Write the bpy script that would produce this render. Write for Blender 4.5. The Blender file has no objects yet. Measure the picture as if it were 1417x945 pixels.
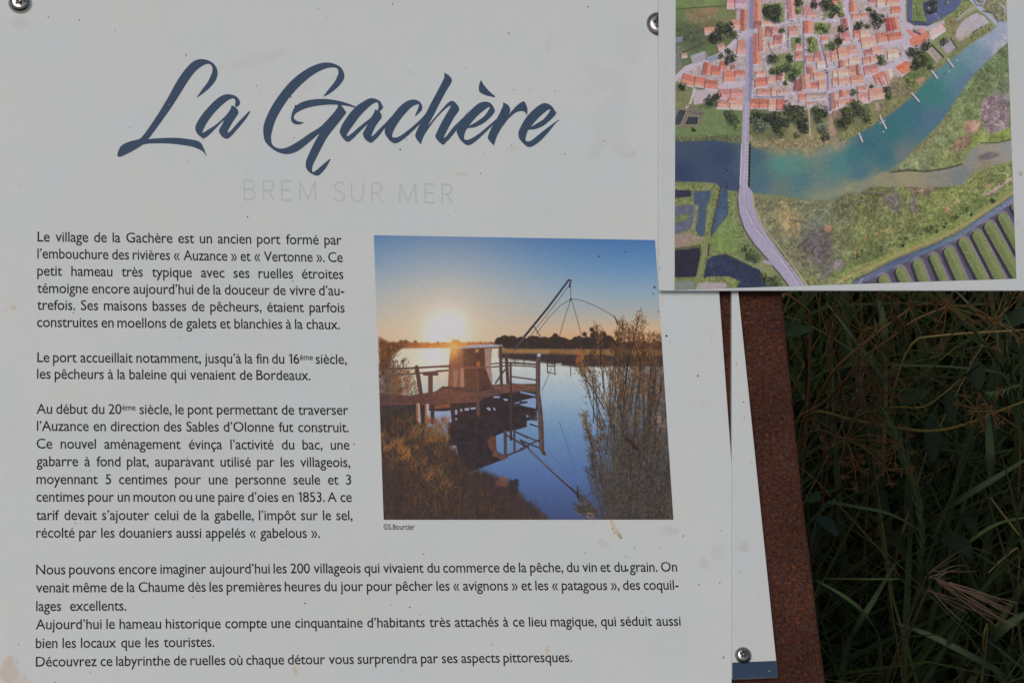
import bpy, bmesh, math, random
import numpy as np
from mathutils import Vector, Matrix, geometry

# ------------------------------------------------------------------ camera, sky, sun, exposure
S = bpy.context.scene
C = S.collection
R = math.radians
IW, IH, FPX = 1417.0, 945.0, 4600.0
PITCH = 35.0
DIST = 1.84
cam_d = bpy.data.cameras.new('camera')
cam_d.sensor_width = 36.0
cam_d.lens = 36.0 * FPX / IW
cam_d.clip_start, cam_d.clip_end = 0.05, 3000.0
cam = bpy.data.objects.new('camera', cam_d)
C.objects.link(cam)
TARGET = Vector((0, 0, 0.60))
FWD = Vector((0, math.cos(R(PITCH)), -math.sin(R(PITCH))))
cam.location = TARGET - FWD * DIST
cam.rotation_euler = (R(90 - PITCH), 0, 0)
S.camera = cam

SUN_ELEV, SUN_AZ = 64.0, 205.0           # azimuth clockwise from +Y: behind the photographer
world = bpy.data.worlds.new('World')
S.world = world
world.use_nodes = True
wn = world.node_tree
wn.nodes.clear()
sky = wn.nodes.new('ShaderNodeTexSky')
sky.sky_type = 'NISHITA'
sky.sun_disc = False
sky.sun_elevation = R(SUN_ELEV)
sky.sun_rotation = R(SUN_AZ)
sky.dust_density = 4.0
sky.air_density = 1.0
bgn = wn.nodes.new('ShaderNodeBackground')
bgn.inputs['Strength'].default_value = 0.06
won = wn.nodes.new('ShaderNodeOutputWorld')
wn.links.new(sky.outputs[0], bgn.inputs[0])
wn.links.new(bgn.outputs[0], won.inputs[0])
sun_d = bpy.data.lights.new('sun', 'SUN')
sun_d.energy = 1.0
sun_d.angle = R(40)
sun_d.color = (1.0, 0.93, 0.84)
sun = bpy.data.objects.new('sun', sun_d)
C.objects.link(sun)
sdir = Vector((math.sin(R(SUN_AZ)) * math.cos(R(SUN_ELEV)), math.cos(R(SUN_AZ)) * math.cos(R(SUN_ELEV)), math.sin(R(SUN_ELEV))))
sun.rotation_euler = sdir.to_track_quat('Z', 'Y').to_euler()
S.view_settings.view_transform = 'Standard'
S.view_settings.look = 'None'
S.view_settings.gamma = 1
S.view_settings.exposure = 0.11
WHITE = 0.70                              # albedo of the clean white board
WHITE_SEEN = 179.0                        # how bright that white stands in the photograph

# ------------------------------------------------------------------ helpers
MM = 0.001
CAMB = Matrix.Rotation(R(90 - PITCH), 3, 'X')

def lin(c):
    c = np.asarray(c, dtype=np.float64) / 255.0
    return np.where(c <= 0.04045, c / 12.92, ((c + 0.055) / 1.055) ** 2.4)

INKF = WHITE / float(lin(WHITE_SEEN))

def ink(c):
    """pigment that stands beside the white board as c stands beside white in the photo"""
    return np.clip(lin(c) * INKF, 0.004, 0.86)

# the board's own frame: u to the right, v up the board, w out of its face
_x = Vector((29000, -238, -4600)).normalized()
_y = Vector((-643, 12770, -4600)).normalized()
_n = _x.cross(_y).normalized()
_y = _n.cross(_x).normalized()
UX, VY, NW = CAMB @ _x, CAMB @ _y, CAMB @ _n
FRAME = Matrix(((UX.x, VY.x, NW.x, TARGET.x), (UX.y, VY.y, NW.y, TARGET.y), (UX.z, VY.z, NW.z, TARGET.z), (0, 0, 0, 1)))
M3 = np.array(CAMB)
EYE = np.array(cam.location)
U_, V_, N_, T_ = (np.array(a) for a in (UX, VY, NW, TARGET))

def ray(px, py):
    px = np.asarray(px, dtype=np.float64); py = np.asarray(py, dtype=np.float64)
    d = np.stack([(px - IW / 2) / FPX, -(py - IH / 2) / FPX, -np.ones_like(px)], -1)
    return d @ M3.T

def P(px, py, w=0.0):
    """board coordinates of the board point seen at a pixel, on the plane w above the face"""
    d = ray(px, py)
    t = ((T_ + N_ * w - EYE) @ N_) / (d @ N_)
    q = EYE + d * t[..., None] - T_
    return np.stack([q @ U_, q @ V_], -1)

def Q(u, v, w=0.0):
    """pixel of a board point"""
    q = T_ + np.asarray(u)[..., None] * U_ + np.asarray(v)[..., None] * V_ + N_ * w - EYE
    c = q @ M3
    return IW / 2 - FPX * c[..., 0] / c[..., 2], IH / 2 + FPX * c[..., 1] / c[..., 2]

def at_height(px, py, z):
    d = ray(px, py)
    t = (z - EYE[2]) / d[..., 2]
    return EYE + d * t[..., None]

def mesh_obj(name, verts, faces, mat=None, parent=None, smooth=False, board=False):
    me = bpy.data.meshes.new(name)
    me.from_pydata([tuple(map(float, v)) for v in verts], [], [tuple(f) for f in faces])
    me.update()
    if smooth:
        me.polygons.foreach_set('use_smooth', [True] * len(me.polygons))
    o = bpy.data.objects.new(name, me)
    C.objects.link(o)
    if mat: me.materials.append(mat)
    if parent: o.parent = parent
    elif board: o.matrix_world = FRAME
    return o

def tag(o, label=None, cat=None, group=None, kind=None):
    if label: o['label'] = label
    if cat: o['category'] = cat
    if group: o['group'] = group
    if kind: o['kind'] = kind
    return o

def slab(name, outline, w0, w1, bevel, mat, parent=None):
    """flat board: an outline in board coordinates with thickness and softened edges"""
    bm = bmesh.new()
    lo = [bm.verts.new((u, v, w0)) for u, v in outline]
    f = bm.faces.new(lo)
    if f.normal.z < 0: f.normal_flip()
    r = bmesh.ops.extrude_face_region(bm, geom=[f])
    top = [g for g in r['geom'] if isinstance(g, bmesh.types.BMVert)]
    for t in top: t.co.z = w1
    bmesh.ops.recalc_face_normals(bm, faces=bm.faces)
    if bevel:
        es = [e for e in bm.edges if all(abs(x.co.z - w1) < 1e-7 for x in e.verts)]
        bmesh.ops.bevel(bm, geom=es, offset=bevel, segments=3, affect='EDGES', profile=0.5)
    me = bpy.data.meshes.new(name)
    bm.to_mesh(me); bm.free()
    o = bpy.data.objects.new(name, me)
    C.objects.link(o)
    me.materials.append(mat)
    if parent: o.parent = parent
    else: o.matrix_world = FRAME
    return o

# ------------------------------------------------------------------ materials
def new_mat(name):
    m = bpy.data.materials.new(name)
    m.use_nodes = True
    nt = m.node_tree
    b = nt.nodes['Principled BSDF']
    return m, nt, b

def plain(name, rgb, rough=0.5, spec=0.3, metal=0.0, noise=0.0, nscale=400.0):
    m, nt, b = new_mat(name)
    b.inputs['Roughness'].default_value = rough
    b.inputs['Specular IOR Level'].default_value = spec
    b.inputs['Metallic'].default_value = metal
    rgb = [float(x) for x in rgb]
    if noise:
        tc = nt.nodes.new('ShaderNodeTexCoord')
        n = nt.nodes.new('ShaderNodeTexNoise'); n.inputs['Scale'].default_value = nscale; n.inputs['Detail'].default_value = 4
        r = nt.nodes.new('ShaderNodeValToRGB')
        r.color_ramp.elements[0].position = 0.3; r.color_ramp.elements[1].position = 0.7
        r.color_ramp.elements[0].color = [c * (1 - noise) for c in rgb] + [1]
        r.color_ramp.elements[1].color = [min(1, c * (1 + noise)) for c in rgb] + [1]
        nt.links.new(tc.outputs['Object'], n.inputs['Vector']); nt.links.new(n.outputs['Fac'], r.inputs['Fac'])
        nt.links.new(r.outputs['Color'], b.inputs['Base Color'])
    else:
        b.inputs['Base Color'].default_value = rgb + [1]
    return m

def coloured(name, rough=0.5, spec=0.2, trans=0.0):
    """pigment from the mesh's own colour attribute, broken up by a fine printing grain"""
    m, nt, b = new_mat(name)
    a = nt.nodes.new('ShaderNodeVertexColor'); a.layer_name = 'pigment'
    tc = nt.nodes.new('ShaderNodeTexCoord')
    n = nt.nodes.new('ShaderNodeTexNoise'); n.inputs['Scale'].default_value = 1400; n.inputs['Detail'].default_value = 2
    mr = nt.nodes.new('ShaderNodeMapRange'); mr.inputs['To Min'].default_value = 0.95; mr.inputs['To Max'].default_value = 1.05
    mx = nt.nodes.new('ShaderNodeVectorMath'); mx.operation = 'SCALE'
    nt.links.new(tc.outputs['Object'], n.inputs['Vector']); nt.links.new(n.outputs['Fac'], mr.inputs['Value'])
    nt.links.new(a.outputs['Color'], mx.inputs[0]); nt.links.new(mr.outputs['Result'], mx.inputs['Scale'])
    nt.links.new(mx.outputs['Vector'], b.inputs['Base Color'])
    b.inputs['Roughness'].default_value = rough
    b.inputs['Specular IOR Level'].default_value = spec
    if trans:
        t = nt.nodes.new('ShaderNodeBsdfTranslucent'); ms = nt.nodes.new('ShaderNodeMixShader')
        ms.inputs[0].default_value = trans
        nt.links.new(mx.outputs['Vector'], t.inputs['Color'])
        out = nt.nodes['Material Output']
        nt.links.new(b.outputs[0], ms.inputs[1]); nt.links.new(t.outputs[0], ms.inputs[2]); nt.links.new(ms.outputs[0], out.inputs['Surface'])
    return m

def rust_material():
    m, nt, b = new_mat('corten_rust')
    tc = nt.nodes.new('ShaderNodeTexCoord')
    def noise(sc, det, rough=0.6):
        n = nt.nodes.new('ShaderNodeTexNoise'); n.inputs['Scale'].default_value = sc
        n.inputs['Detail'].default_value = det; n.inputs['Roughness'].default_value = rough
        nt.links.new(tc.outputs['Object'], n.inputs['Vector']); return n
    n1, n2, n3 = noise(540, 5, 0.74), noise(720, 3), noise(25, 4)
    r1 = nt.nodes.new('ShaderNodeValToRGB'); e = r1.color_ramp.elements
    e[0].position = 0.38; e[0].color = (0.022, 0.010, 0.008, 1)
    e[1].position = 0.66; e[1].color = (0.175, 0.064, 0.027, 1)
    k = e.new(0.45); k.color = (0.052, 0.018, 0.011, 1)
    k = e.new(0.58); k.color = (0.086, 0.030, 0.015, 1)
    nt.links.new(n1.outputs['Fac'], r1.inputs['Fac'])
    r2 = nt.nodes.new('ShaderNodeValToRGB'); e = r2.color_ramp.elements
    e[0].position = 0.56; e[0].color = (0, 0, 0, 1); e[1].position = 0.64; e[1].color = (1, 1, 1, 1)
    nt.links.new(n2.outputs['Fac'], r2.inputs['Fac'])
    mx = nt.nodes.new('ShaderNodeMix'); mx.data_type = 'RGBA'
    mx.inputs[7].default_value = (0.050, 0.042, 0.048, 1)
    nt.links.new(r2.outputs['Color'], mx.inputs[0]); nt.links.new(r1.outputs['Color'], mx.inputs[6])
    mr = nt.nodes.new('ShaderNodeMapRange'); mr.inputs['From Min'].default_value = 0.3; mr.inputs['From Max'].default_value = 0.7
    mr.inputs['To Min'].default_value = 0.75; mr.inputs['To Max'].default_value = 1.25
    nt.links.new(n3.outputs['Fac'], mr.inputs['Value'])
    sc = nt.nodes.new('ShaderNodeVectorMath'); sc.operation = 'SCALE'
    nt.links.new(mx.outputs[2], sc.inputs[0]); nt.links.new(mr.outputs['Result'], sc.inputs['Scale'])
    nt.links.new(sc.outputs['Vector'], b.inputs['Base Color'])
    b.inputs['Roughness'].default_value = 0.85; b.inputs['Specular IOR Level'].default_value = 0.15
    bp = nt.nodes.new('ShaderNodeBump'); bp.inputs['Strength'].default_value = 0.5; bp.inputs['Distance'].default_value = 0.0004
    nt.links.new(n1.outputs['Fac'], bp.inputs['Height']); nt.links.new(bp.outputs['Normal'], b.inputs['Normal'])
    return m

MAT_RUST = rust_material()
MAT_EDGE = plain('board_core', (0.72, 0.72, 0.71), 0.5, 0.3, noise=0.02)
MAT_FACE = coloured('board_face', 0.42, 0.25)
MAT_PRINT = coloured('print', 0.5, 0.2)
MAT_TITLE = plain('title_ink', ink((48, 66, 87)), 0.45, 0.2, noise=0.06, nscale=300)
MAT_TEXT = plain('text_ink', ink((15, 15, 17)), 0.45, 0.2, noise=0.08, nscale=500)
MAT_PALE = plain('pale_ink', ink((162, 166, 166)), 0.45, 0.2, noise=0.02, nscale=300)
MAT_BAND = plain('band_ink', ink((39, 55, 76)), 0.45, 0.2, noise=0.1, nscale=500)
MAT_STEEL = plain('stainless_steel', (0.40, 0.38, 0.36), 0.2, 0.5, 1.0, noise=0.12, nscale=900)
MAT_SOCKET = plain('socket_steel', (0.12, 0.11, 0.11), 0.4, 0.5, 1.0, noise=0.2, nscale=900)
MAT_DIRT = coloured('dirt', 0.8, 0.1)

# ------------------------------------------------------------------ painting a print
rng = np.random.default_rng(7)

def value_noise(h, w, cell, octaves=3, seed=0):
    r = np.random.default_rng(seed)
    out = np.zeros((h, w)); amp = 1.0; tot = 0
    for _ in range(octaves):
        gh, gw = int(h / cell) + 3, int(w / cell) + 3
        g = r.random((gh, gw))
        y = np.arange(h) / cell; x = np.arange(w) / cell
        y0 = y.astype(int); x0 = x.astype(int)
        fy = (y - y0)[:, None]; fx = (x - x0)[None, :]
        fy = fy * fy * (3 - 2 * fy); fx = fx * fx * (3 - 2 * fx)
        a = g[y0][:, x0]; b = g[y0][:, x0 + 1]; c = g[y0 + 1][:, x0]; d = g[y0 + 1][:, x0 + 1]
        out += amp * ((a * (1 - fx) + b * fx) * (1 - fy) + (c * (1 - fx) + d * fx) * fy)
        tot += amp; amp *= 0.55; cell = max(1.0, cell / 2)
    return out / tot - 0.5

class Canvas:
    """a picture painted in plain arithmetic; its pixels become the mesh's pigment"""
    def __init__(s, quad, n_u, n_v, w):
        # quad: corner pixels TL TR BR BL
        s.q = P(np.array([c[0] for c in quad]), np.array([c[1] for c in quad]), w)
        s.W, s.H, s.w = n_u, n_v, w
        # projective map unit square -> board
        x, y = s.q[:, 0], s.q[:, 1]
        src = [(0, 0), (1, 0), (1, 1), (0, 1)]
        A, B = [], []
        for (a, b), X, Y in zip(src, x, y):
            A.append([a, b, 1, 0, 0, 0, -a * X, -b * X]); B.append(X)
            A.append([0, 0, 0, a, b, 1, -a * Y, -b * Y]); B.append(Y)
        h = np.linalg.solve(np.array(A), np.array(B))
        s.Hm = np.array([[h[0], h[1], h[2]], [h[3], h[4], h[5]], [h[6], h[7], 1]])
        s.Hi = np.linalg.inv(s.Hm)
        a, b = np.meshgrid((np.arange(n_u)) / (n_u - 1), (np.arange(n_v)) / (n_v - 1))
        d = s.Hm @ np.stack([a.ravel(), b.ravel(), np.ones(a.size)])
        s.UV = (d[:2] / d[2]).T
        px, py = Q(s.UV[:, 0], s.UV[:, 1], w)
        s.PX, s.PY = px.reshape(n_v, n_u), py.reshape(n_v, n_u)
        s.I = np.zeros((n_v, n_u, 3))
        s.k = n_u / (abs(quad[1][0] - quad[0][0]))          # canvas cells per photo pixel
        s.o, s.z = (0, 0), 1.0
    def zoom(s, ox, oy, z):
        s.o, s.z = (ox, oy), z
    def px(s, pts):
        p = np.asarray(pts, dtype=np.float64).reshape(-1, 2)
        return p / s.z + np.array(s.o)
    def cv(s, pts):
        p = s.px(pts)
        uv = P(p[:, 0], p[:, 1], s.w)
        d = s.Hi @ np.stack([uv[:, 0], uv[:, 1], np.ones(len(uv))])
        return (d[:2] / d[2]).T * np.array([s.W - 1, s.H - 1])
    def _box(s, x0, y0, x1, y1):
        return max(0, int(math.floor(x0))), max(0, int(math.floor(y0))), min(s.W, int(math.ceil(x1)) + 1), min(s.H, int(math.ceil(y1)) + 1)
    def mask(s, pts, soft=0.0):
        c = s.cv(pts)
        m = soft * s.k
        x0, y0, x1, y1 = s._box(c[:, 0].min() - 1 - m * 2, c[:, 1].min() - 1 - m * 2, c[:, 0].max() + 1 + m * 2, c[:, 1].max() + 1 + m * 2)
        if x1 <= x0 or y1 <= y0: return None
        ss = 3 if (x1 - x0) * (y1 - y0) < 20000 else 2
        off = (np.arange(ss) + 0.5) / ss - 0.5
        acc = np.zeros((y1 - y0, x1 - x0))
        for oy in off:
            for ox in off:
                X = np.arange(x0, x1)[None, :] + ox; Y = np.arange(y0, y1)[:, None] + oy
                ins = np.zeros((y1 - y0, x1 - x0), bool)
                for i in range(len(c)):
                    ax, ay = c[i]; bx, by = c[(i + 1) % len(c)]
                    if ay == by: continue
                    cr = (ay > Y) != (by > Y)
                    xs = ax + (Y - ay) / (by - ay) * (bx - ax)
                    ins ^= cr & (X < xs)
                acc += ins
        acc /= ss * ss
        if m > 0.4: acc = blur(acc, m)
        return acc, (x0, y0, x1, y1)
    def put(s, a, box, col, alpha=1.0):
        x0, y0, x1, y1 = box
        a = np.clip(a * alpha, 0, 1)[..., None]
        s.I[y0:y1, x0:x1] = s.I[y0:y1, x0:x1] * (1 - a) + np.asarray(col, dtype=np.float64) * a
    def poly(s, pts, col, alpha=1.0, soft=0.0, noise=0.0, cell=3.0, seed=1):
        r = s.mask(pts, soft)
        if r is None: return
        a, box = r
        if callable(col):
            x0, y0, x1, y1 = box
            c = col(s.PX[y0:y1, x0:x1], s.PY[y0:y1, x0:x1])
        else:
            c = np.broadcast_to(np.asarray(col, float), a.shape + (3,))
        if noise:
            n = value_noise(a.shape[0], a.shape[1], cell * s.k, 3, seed)
            c = c * (1 + noise * 2 * n[..., None])
        s.put(a, box, c, alpha)
    def line(s, pts, wid, col, alpha=1.0, wid2=None):
        """a stroke through points; wid in zoomed pixels, tapering to wid2"""
        c = s.cv(pts)
        w0 = wid / s.z * s.k / 2; w1 = (wid if wid2 is None else wid2) / s.z * s.k / 2
        n = len(c) - 1
        m = max(w0, w1) + 1.5
        x0, y0, x1, y1 = s._box(c[:, 0].min() - m, c[:, 1].min() - m, c[:, 0].max() + m, c[:, 1].max() + m)
        if x1 <= x0 or y1 <= y0: return
        X = np.arange(x0, x1)[None, :]; Y = np.arange(y0, y1)[:, None]
        best = np.zeros((y1 - y0, x1 - x0))
        for i in range(n):
            ax, ay = c[i]; bx, by = c[i + 1]
            dx, dy = bx - ax, by - ay
            L = dx * dx + dy * dy + 1e-9
            t = np.clip(((X - ax) * dx + (Y - ay) * dy) / L, 0, 1)
            d = np.hypot(X - ax - t * dx, Y - ay - t * dy)
            w = w0 + (w1 - w0) * (i + t) / n
            cover = np.clip(w - d + 0.5, 0, 1) * np.clip(w * 2, 0, 1)
            best = np.maximum(best, cover)
        s.put(best, (x0, y0, x1, y1), col, alpha)
    def mottle(s, pts, amp, cell, seed, soft=1.0):
        r = s.mask(pts, soft)
        if r is None: return
        m, (x0, y0, x1, y1) = r
        n = value_noise(m.shape[0], m.shape[1], cell * s.k, 3, seed)
        s.I[y0:y1, x0:x1] *= (1 + amp * 2 * n * m)[..., None]
    def dab(s, x, y, r, col, alpha=1.0, hard=0.6):
        c = s.cv([(x, y)])[0]; r = r / s.z * s.k
        x0, y0, x1, y1 = s._box(c[0] - r - 1, c[1] - r - 1, c[0] + r + 1, c[1] + r + 1)
        if x1 <= x0 or y1 <= y0: return
        X = np.arange(x0, x1)[None, :]; Y = np.arange(y0, y1)[:, None]
        d = np.hypot(X - c[0], Y - c[1]) / max(r, 0.3)
        s.put(np.clip((1 - d) / (1 - hard + 1e-6), 0, 1), (x0, y0, x1, y1), col, alpha)
    def field(s, anchors, px=None, py=None, power=3.0):
        """colour blended between anchors (photo x, y, colour)"""
        px = s.PX if px is None else px; py = s.PY if py is None else py
        num = np.zeros(px.shape + (3,)); den = np.zeros(px.shape)
        for ax, ay, col in anchors:
            d = 1.0 / (((px - ax) ** 2 + (py - ay) ** 2 + 30.0) ** (power / 2))
            num += d[..., None] * np.asarray(col, float); den += d
        return num / den[..., None]

def blur(a, sig):
    r = int(sig * 2.5) + 1
    k = np.exp(-0.5 * (np.arange(-r, r + 1) / sig) ** 2); k /= k.sum()
    a = np.apply_along_axis(lambda v: np.convolve(np.pad(v, r, 'edge'), k, 'valid'), 0, a)
    return np.apply_along_axis(lambda v: np.convolve(np.pad(v, r, 'edge'), k, 'valid'), 1, a)

def grid_object(name, uv, w, n_u, n_v, rgb, mat, parent):
    """a flat sheet of n_u x n_v points, each carrying its own pigment"""
    me = bpy.data.meshes.new(name)
    nv = n_u * n_v
    co = np.empty((nv, 3), dtype=np.float32); co[:, :2] = uv; co[:, 2] = w
    i = np.arange((n_u - 1) * (n_v - 1)); r = i // (n_u - 1); c = i % (n_u - 1)
    a = r * n_u + c
    f = np.stack([a, a + n_u, a + n_u + 1, a + 1], 1).astype(np.int32)
    me.vertices.add(nv); me.vertices.foreach_set('co', co.ravel())
    me.loops.add(f.size); me.loops.foreach_set('vertex_index', f.ravel())
    me.polygons.add(len(f)); me.polygons.foreach_set('loop_start', np.arange(0, f.size, 4, dtype=np.int32))
    at = me.color_attributes.new('pigment', 'FLOAT_COLOR', 'POINT')
    col = np.ones((nv, 4), dtype=np.float32); col[:, :3] = rgb
    at.data.foreach_set('color', col.ravel())
    me.update(calc_edges=True)
    me.materials.append(mat)
    o = bpy.data.objects.new(name, me)
    C.objects.link(o); o.parent = parent
    return o
# ------------------------------------------------------------------ the sunset print
def paint_sunset():
    c = Canvas([(517.3, 325.6), (906.4, 332.3), (931.8, 718.6), (530.9, 718.8)], 620, 620, 0.0003)
    X, Y = c.PX, c.PY
    rnd = random.Random(11)
    U = rnd.uniform
    hz = 468.0
    t = np.clip((Y - 327) / (hz - 327), 0, 1)
    def ramp(t, stops):
        p = [s[0] for s in stops]
        return np.stack([np.interp(t, p, [s[1][k] for s in stops]) for k in range(3)], -1)
    sky_c = ramp(t, [(0, (62, 102, 150)), (0.3, (90, 128, 164)), (0.55, (126, 149, 164)), (0.75, (150, 155, 152)), (0.9, (182, 158, 128)), (1, (190, 148, 108))])
    d = np.hypot((X - 612), (Y - 452) * 1.1)
    def mixc(base, col, a):
        a = np.clip(a, 0, 1)[..., None]
        return base * (1 - a) + np.asarray(col, float) * a
    sky_c = mixc(sky_c, (176, 168, 156), 0.85 * np.exp(-(d / 140) ** 2))
    sky_c = mixc(sky_c, (205, 178, 130), 0.55 * np.exp(-(d / 75) ** 2) * np.clip((Y - 380) / 80, 0, 1))
    dn = np.hypot((X - 618) * 1.0, (Y - 463) * 0.92) * (1 + 0.12 * value_noise(c.H, c.W, 60, 2, 4))
    sky_c = mixc(sky_c, (211, 209, 206), 1.0 / (1 + (dn / 31) ** 4))
    tw = np.clip((Y - 480) / (720 - 480), 0, 1)
    wat = ramp(tw, [(0, (188, 184, 168)), (0.12, (174, 180, 176)), (0.27, (142, 162, 174)), (0.5, (96, 127, 160)), (0.75, (74, 98, 142)), (1, (56, 70, 106))])
    wat = mixc(wat, (190, 178, 150), 0.7 * np.exp(-(((X - 600) / 75) ** 2 + ((Y - 500) / 50) ** 2)))
    dw = np.hypot((X - 611) / 1.0, (Y - 491) / 0.75)
    wat = mixc(wat, (218, 212, 198), 1 / (1 + (dw / 27) ** 5))
    wat *= (1 + 0.05 * value_noise(c.H, c.W, 8, 2, 8))[..., None]
    c.I = np.where((Y < 479)[..., None], sky_c, wat)
    c.I *= (1 + 0.03 * value_noise(c.H, c.W, 4, 3, 5))[..., None]
    # far banks and the line of trees
    c.zoom(0, 0, 1)
    def glow(px, py):
        g = np.exp(-((px - 622) / 60) ** 2)[..., None]
        return (1 - g) * np.array((92, 58, 40.)) + g * np.array((196, 128, 66.))
    c.poly([(525, 474), (540, 474), (560, 473.5), (575, 474), (590, 474.5), (610, 474.5), (628, 473.5), (650, 474), (700, 473), (720, 473), (720, 482.5), (640, 481.5), (540, 482), (525, 483)], glow, 1, 0.8, 0.2, 2)
    for i in range(60):
        x = U(530, 700); y = 474.5 + U(-1.5, 1.5)
        col = glow(np.array([[x]]), np.array([[y]]))[0, 0] * U(0.8, 1.05)
        c.dab(x, y, U(1.0, 2.6), col, 0.9, 0.5)
    for x, r in ((555, 3.5), (561, 4), (575, 3), (629, 4.5), (633, 4)): c.dab(x, 473, r, glow(np.array([[x]]), np.array([[1.]]))[0, 0] * 0.85, 0.95, 0.5)
    for x, y, r in ((692, 474, 8), (699, 472, 9), (709, 473, 9.5), (722, 474, 9), (735, 476, 7), (742, 473, 9), (754, 474, 9), (765, 476, 7), (773, 474, 9), (784, 477, 7), (794, 476, 8), (806, 475, 8), (818, 476, 8), (830, 474, 9), (842, 472, 9)):
        c.dab(x, y, r, (U(44, 54), U(36, 42), U(34, 40)), 1, 0.8)
    c.poly([(694, 477), (760, 476), (850, 474), (916, 474), (918, 484), (700, 484)], (50, 41, 40), 1, 0.6, 0.3, 2)
    for i in range(150):
        x = U(688, 860); h = 4.5 + 3.0 * math.sin(x * 0.19) + 2.0 * math.sin(x * 0.41 + 1)
        y = 474 - U(0.1, 1.0) * h
        c.dab(x, y, U(2.5, 5), (U(42, 60), U(34, 46), U(32, 40)), 0.95, 0.6)
    for i in range(60):
        c.dab(828 + rnd.gauss(0, 9), 468 + rnd.gauss(0, 5), U(2, 4.5), (U(40, 58), U(34, 44), 36), 0.95, 0.6)
    for i in range(60):
        c.dab(U(860, 917), 478 + rnd.gauss(0, 3), U(2, 4.5), (U(50, 70), U(40, 50), 38), 0.95, 0.6)
    c.poly([(690, 482), (780, 483), (918, 484), (918, 493), (800, 492), (690, 487)], (118, 90, 58), 1, 0.5, 0.25, 2)
    c.poly([(690, 486), (800, 491), (870, 492), (918, 493), (918, 507), (830, 507), (800, 508), (770, 505), (740, 500), (690, 495)], (54, 45, 46), 1, 1.0, 0.3, 3)
    for i in range(160):
        x = U(690, 915)
        c.line([(x, 492), (x, 492 + U(6, 15))], 1.5, (60, 48, 44), 0.5, 0.4)
    c.poly([(690, 484), (760, 484), (760, 490), (690, 489)], (150, 118, 72), 0.6, 1)
    # bank on the left
    c.poly([(524, 466), (535, 472), (545, 476), (560, 478), (552, 486), (544, 492), (540, 505), (528, 520), (525, 505)], (98, 62, 40), 1, 1.2, 0.4, 3)
    for i in range(260):
        x = U(524, 566); y = U(484, 548)
        if x > 548 - abs(y - 512) * 0.1 and y < 500 and U(0, 1) < .8: continue
        col = (U(80, 130), U(52, 80), U(34, 46)) if U(0, 1) < .42 else (U(50, 75), U(40, 52), 38)
        c.line([(x, y), (x + U(-3, 7), y - U(3, 8))], U(.8, 1.8), col, 0.8, 0.4)
    c.poly([(525, 505), (545, 500), (552, 520), (560, 545), (525, 555)], (78, 56, 44), 0.75, 3, 0.4, 2)
    # reed clump behind the rail
    for i in range(200):
        x = U(540, 578); y = U(515, 548)
        c.line([(x, y), (x + U(-4, 6), y - U(3, 8))], U(1, 2.4), (U(84, 150), U(58, 96), U(38, 50)), 0.5, 0.4)
    # hut on stilts
    c.zoom(600, 450, 5.559)
    def hutlit(px, py):
        g = np.exp(-(((px - 626) / 10) ** 2 + ((py - 484) / 15) ** 2))[..., None]
        return (1 - g) * np.array((104, 74, 64.)) + g * np.array((206, 138, 74.))
    c.poly([(130, 175), (232, 178), (238, 495), (110, 485), (118, 300)], hutlit, 1, 0.3, 0.15, 3)
    c.poly([(228, 176), (450, 172), (436, 310), (450, 475), (236, 505)], lambda px, py: hutlit(px + 0 * py, py) * 0.74, 1, 0.3, 0.2, 4)
    c.poly([(300, 228), (385, 205), (395, 320), (440, 462), (318, 490)], (74, 48, 42), 0.9, 0.5, 0.3, 3)
    c.poly([(392, 178), (446, 176), (441, 310), (456, 436), (440, 442), (398, 325)], (140, 118, 108), 0.95, 0.3, 0.1, 3)
    c.poly([(205, 330), (232, 330), (236, 492), (205, 490)], (150, 118, 106), 0.8, 0.3)
    c.poly([(150, 345), (190, 340), (176, 480), (150, 478)], (150, 112, 96), 0.6, 0.5)
    c.poly([(318, 185), (345, 182), (345, 208), (320, 206)], (200, 150, 90), 0.7, 0.8)
    c.poly([(330, 285), (355, 280), (355, 315), (335, 318)], (186, 116, 64), 0.7, 0.8)
    c.poly([(195, 166), (300, 152), (430, 147), (530, 152), (531, 165), (430, 172), (230, 181)], (148, 148, 160), 1, 0.2, 0.1, 2)
    c.poly([(200, 176), (430, 168), (530, 162), (530, 170), (430, 178), (230, 186)], (92, 72, 68), 0.8, 0.2)
    # deck and the dark timbers below it
    c.poly([(70, 470), (330, 480), (470, 455), (790, 450), (800, 560), (400, 640), (0, 640), (0, 520)], (66, 50, 48), 1, 0.4, 0.3, 3)
    c.poly([(-430, 600), (-330, 600), (-120, 600), (-60, 640), (-60, 780), (-200, 830), (-430, 780)], (50, 42, 40), 0.95, 1.0, 0.3, 3)
    c.poly([(-260, 590), (0, 590), (330, 550), (560, 500), (800, 480), (800, 655), (770, 712), (700, 745), (640, 780), (520, 832), (420, 870), (330, 890), (130, 910), (130, 660), (0, 660), (-80, 650)], (48, 38, 40), 1, 0.4, 0.3, 5)
    c.zoom(510, 510, 4.295)
    c.poly([(485, 230), (720, 200), (940, 190), (940, 345), (870, 366), (800, 378), (757, 388), (756, 488), (832, 527), (700, 578), (610, 612), (480, 570), (470, 330)], (46, 38, 41), 1, 0.5, 0.25, 5)
    c.poly([(706, 430), (728, 402), (755, 400), (762, 490), (742, 498), (716, 470)], (88, 58, 48), 1, 0.4, 0.2, 3)
    c.poly([(750, 490), (832, 524), (800, 545), (735, 515)], (92, 68, 60), 0.9, 0.4, 0.2, 3)
    c.poly([(398, 262), (488, 248), (494, 318), (440, 330), (400, 318)], (128, 142, 172), 1, 0.3, 0.05)
    c.poly([(468, 465), (520, 455), (532, 510), (500, 522), (478, 500)], (134, 148, 172), 0.9, 0.6, 0.2, 3)
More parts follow.
